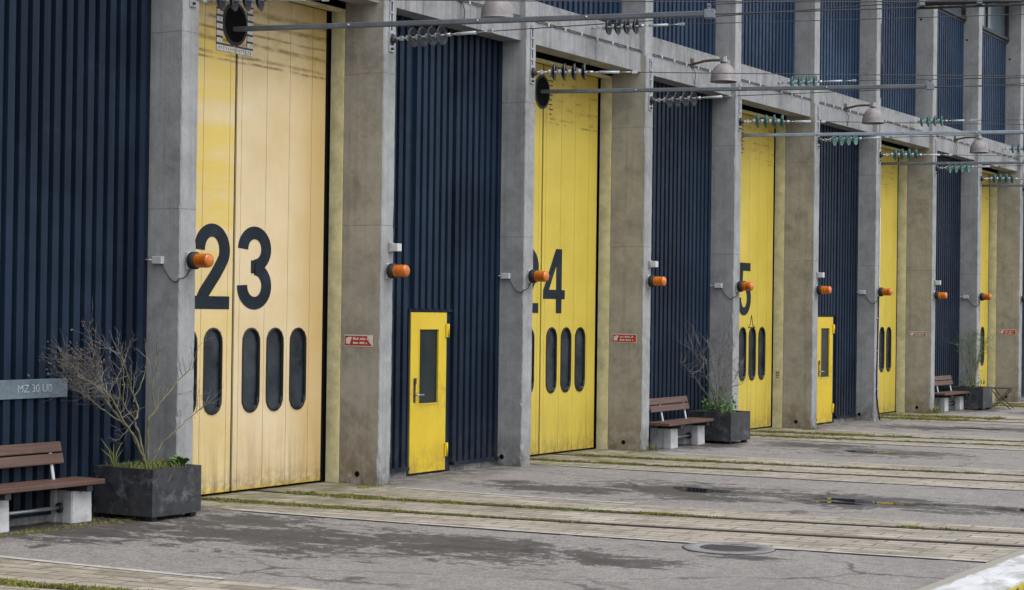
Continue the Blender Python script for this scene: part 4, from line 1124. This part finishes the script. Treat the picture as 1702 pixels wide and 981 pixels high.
# leaf litter near the first bench
mb = MB(); rr = random.Random(9)
for _ in range(520):
    x, y = -5.1+rr.uniform(-2,1.3), -.12+rr.gauss(0,.16); s_ = .006+.012*rr.random(); a = rr.random()*3; z = .005+.006*rr.random()
    mb.face([(x+s_*math.cos(a+k*1.57),y+s_*.7*math.sin(a+k*1.57),z+.004*rr.random()) for k in range(4)])
for _ in range(160):
    x, y = rr.uniform(-4.5,10), rr.uniform(-3,.3); s_ = .006+.010*rr.random(); a = rr.random()*3
    mb.face([(x+s_*math.cos(a+k*1.57),y+s_*.7*math.sin(a+k*1.57),.012+.006*rr.random()) for k in range(4)])
tag(mb.build('leaf_litter', M['litter'], recalc=False), 'scattered leaf bits and grit along the wall foot', 'leaf litter', kind='stuff')

# puddles
def puddle(cx, cy, rx, ry, seed):
    rr = random.Random(seed); mb = MB(); n_ = 40; ph = [rr.random()*6 for _ in range(5)]
    pts = []
    for k in range(n_):
        a = 2*PI*k/n_; r = 1+.22*math.sin(2*a+ph[0])+.18*math.sin(3*a+ph[1])+.12*math.sin(5*a+ph[2])+.08*math.sin(9*a+ph[3])
        pts.append((cx+rx*r*math.cos(a), cy+ry*r*math.sin(a), .0045))
    mb.face(pts); o = mb.build('puddle', M['water'], recalc=False); tag(o, kind='structure')
puddle(1.83,-3.55,.20,.46,1); puddle(1.80,-5.78,.15,.55,2); puddle(1.45,-5.5,.07,.45,3); puddle(2.05,-7.75,.11,.6,4); puddle(1.98,-6.5,.03,.2,5); puddle(9.5,-3.0,.1,.5,8); puddle(17.0,-2.6,.12,.5,9)
# manhole
t = thing('manhole', 'round iron manhole cover with a collar beside the tan paving of door 23', 'manhole cover', (-3.21,-6.22,.0055))
mb = MB(); mb.lathe([(.285,.0),(.285,.0045),(.40,.0045),(.435,.004),(.44,0)], (0,0,0), (0,0,1), 0, 40); mb.build('collar', M['collar'], t)
mb = MB(); mb.lathe([(0,.001),(.280,.001),(.284,.0005)], (0,0,0), (0,0,1), 0, 40)
for k in range(-6, 7):
    w_ = math.sqrt(max(0,.27**2-(k*.042)**2)); mb.box((k*.042-.011,-w_,.0012),(k*.042+.011,w_,.0042))
mb.build('lid', M['iron'], t)
# ring of dark sealing around the manhole
mb = MB()
for k in range(40):
    a, b_ = 2*PI*k/40, 2*PI*(k+1)/40
    mb.face([(.44*math.cos(a),.44*math.sin(a),-.0002),(.452*math.cos(a),.452*math.sin(a),-.0002),(.452*math.cos(b_),.452*math.sin(b_),-.0002),(.44*math.cos(b_),.44*math.sin(b_),-.0002)])
mb.build('seal', M['groove'], t)

# ------------------------------------------------------------------ camera
cam = bpy.data.cameras.new('camera'); co = bpy.data.objects.new('camera', cam); col.objects.link(co)
cam.sensor_width = 36; cam.sensor_fit = 'HORIZONTAL'; cam.lens = 36*3000/1702; cam.clip_start = .1; cam.clip_end = 3000
yaw, pitch, roll = -0.543645, 0.009156, 0.01317
fw = Vector((math.cos(yaw)*math.cos(pitch), -math.sin(yaw)*math.cos(pitch), math.sin(pitch)))
r0 = fw.cross(Vector((0,0,1))).normalized(); u0 = r0.cross(fw)
rr_ = r0*math.cos(roll)+u0*math.sin(roll); uu_ = -r0*math.sin(roll)+u0*math.cos(roll)
co.matrix_world = Matrix.Translation((-19.197135,-13.404086,2.252725)) @ Matrix((rr_, uu_, -fw)).transposed().to_4x4()
scene.camera = co

# ------------------------------------------------------------------ light
world = bpy.data.worlds.new('World'); scene.world = world; world.use_nodes = True
nt = world.node_tree; bg = nt.nodes['Background']
sky = nt.nodes.new('ShaderNodeTexSky'); sky.sky_type = 'NISHITA'; sky.sun_disc = False
to_sun = Vector((-.08,-.50,.86)).normalized()
sky.sun_elevation = math.asin(to_sun.z); sky.sun_rotation = math.atan2(to_sun.x, to_sun.y)
sky.air_density = 1.0; sky.dust_density = 3.0; sky.ozone_density = 1.0
hs = nt.nodes.new('ShaderNodeHueSaturation'); hs.inputs['Saturation'].default_value = .42
nt.links.new(sky.outputs[0], hs.inputs['Color']); nt.links.new(hs.outputs[0], bg.inputs[0]); bg.inputs[1].default_value = .15
sun = bpy.data.lights.new('sun', 'SUN'); sun.energy = .6; sun.angle = math.radians(60); sun.color = (1,.985,.96)
so = bpy.data.objects.new('sun', sun); col.objects.link(so); so.rotation_euler = (-to_sun).to_track_quat('-Z', 'Y').to_euler(); so.location = (0,-20,30)
vs = scene.view_settings; vs.view_transform = 'Standard'; vs.look = 'None'; vs.gamma = 1; vs.exposure = .86; vs.use_curve_mapping = False
scene.render.engine = 'CYCLES'
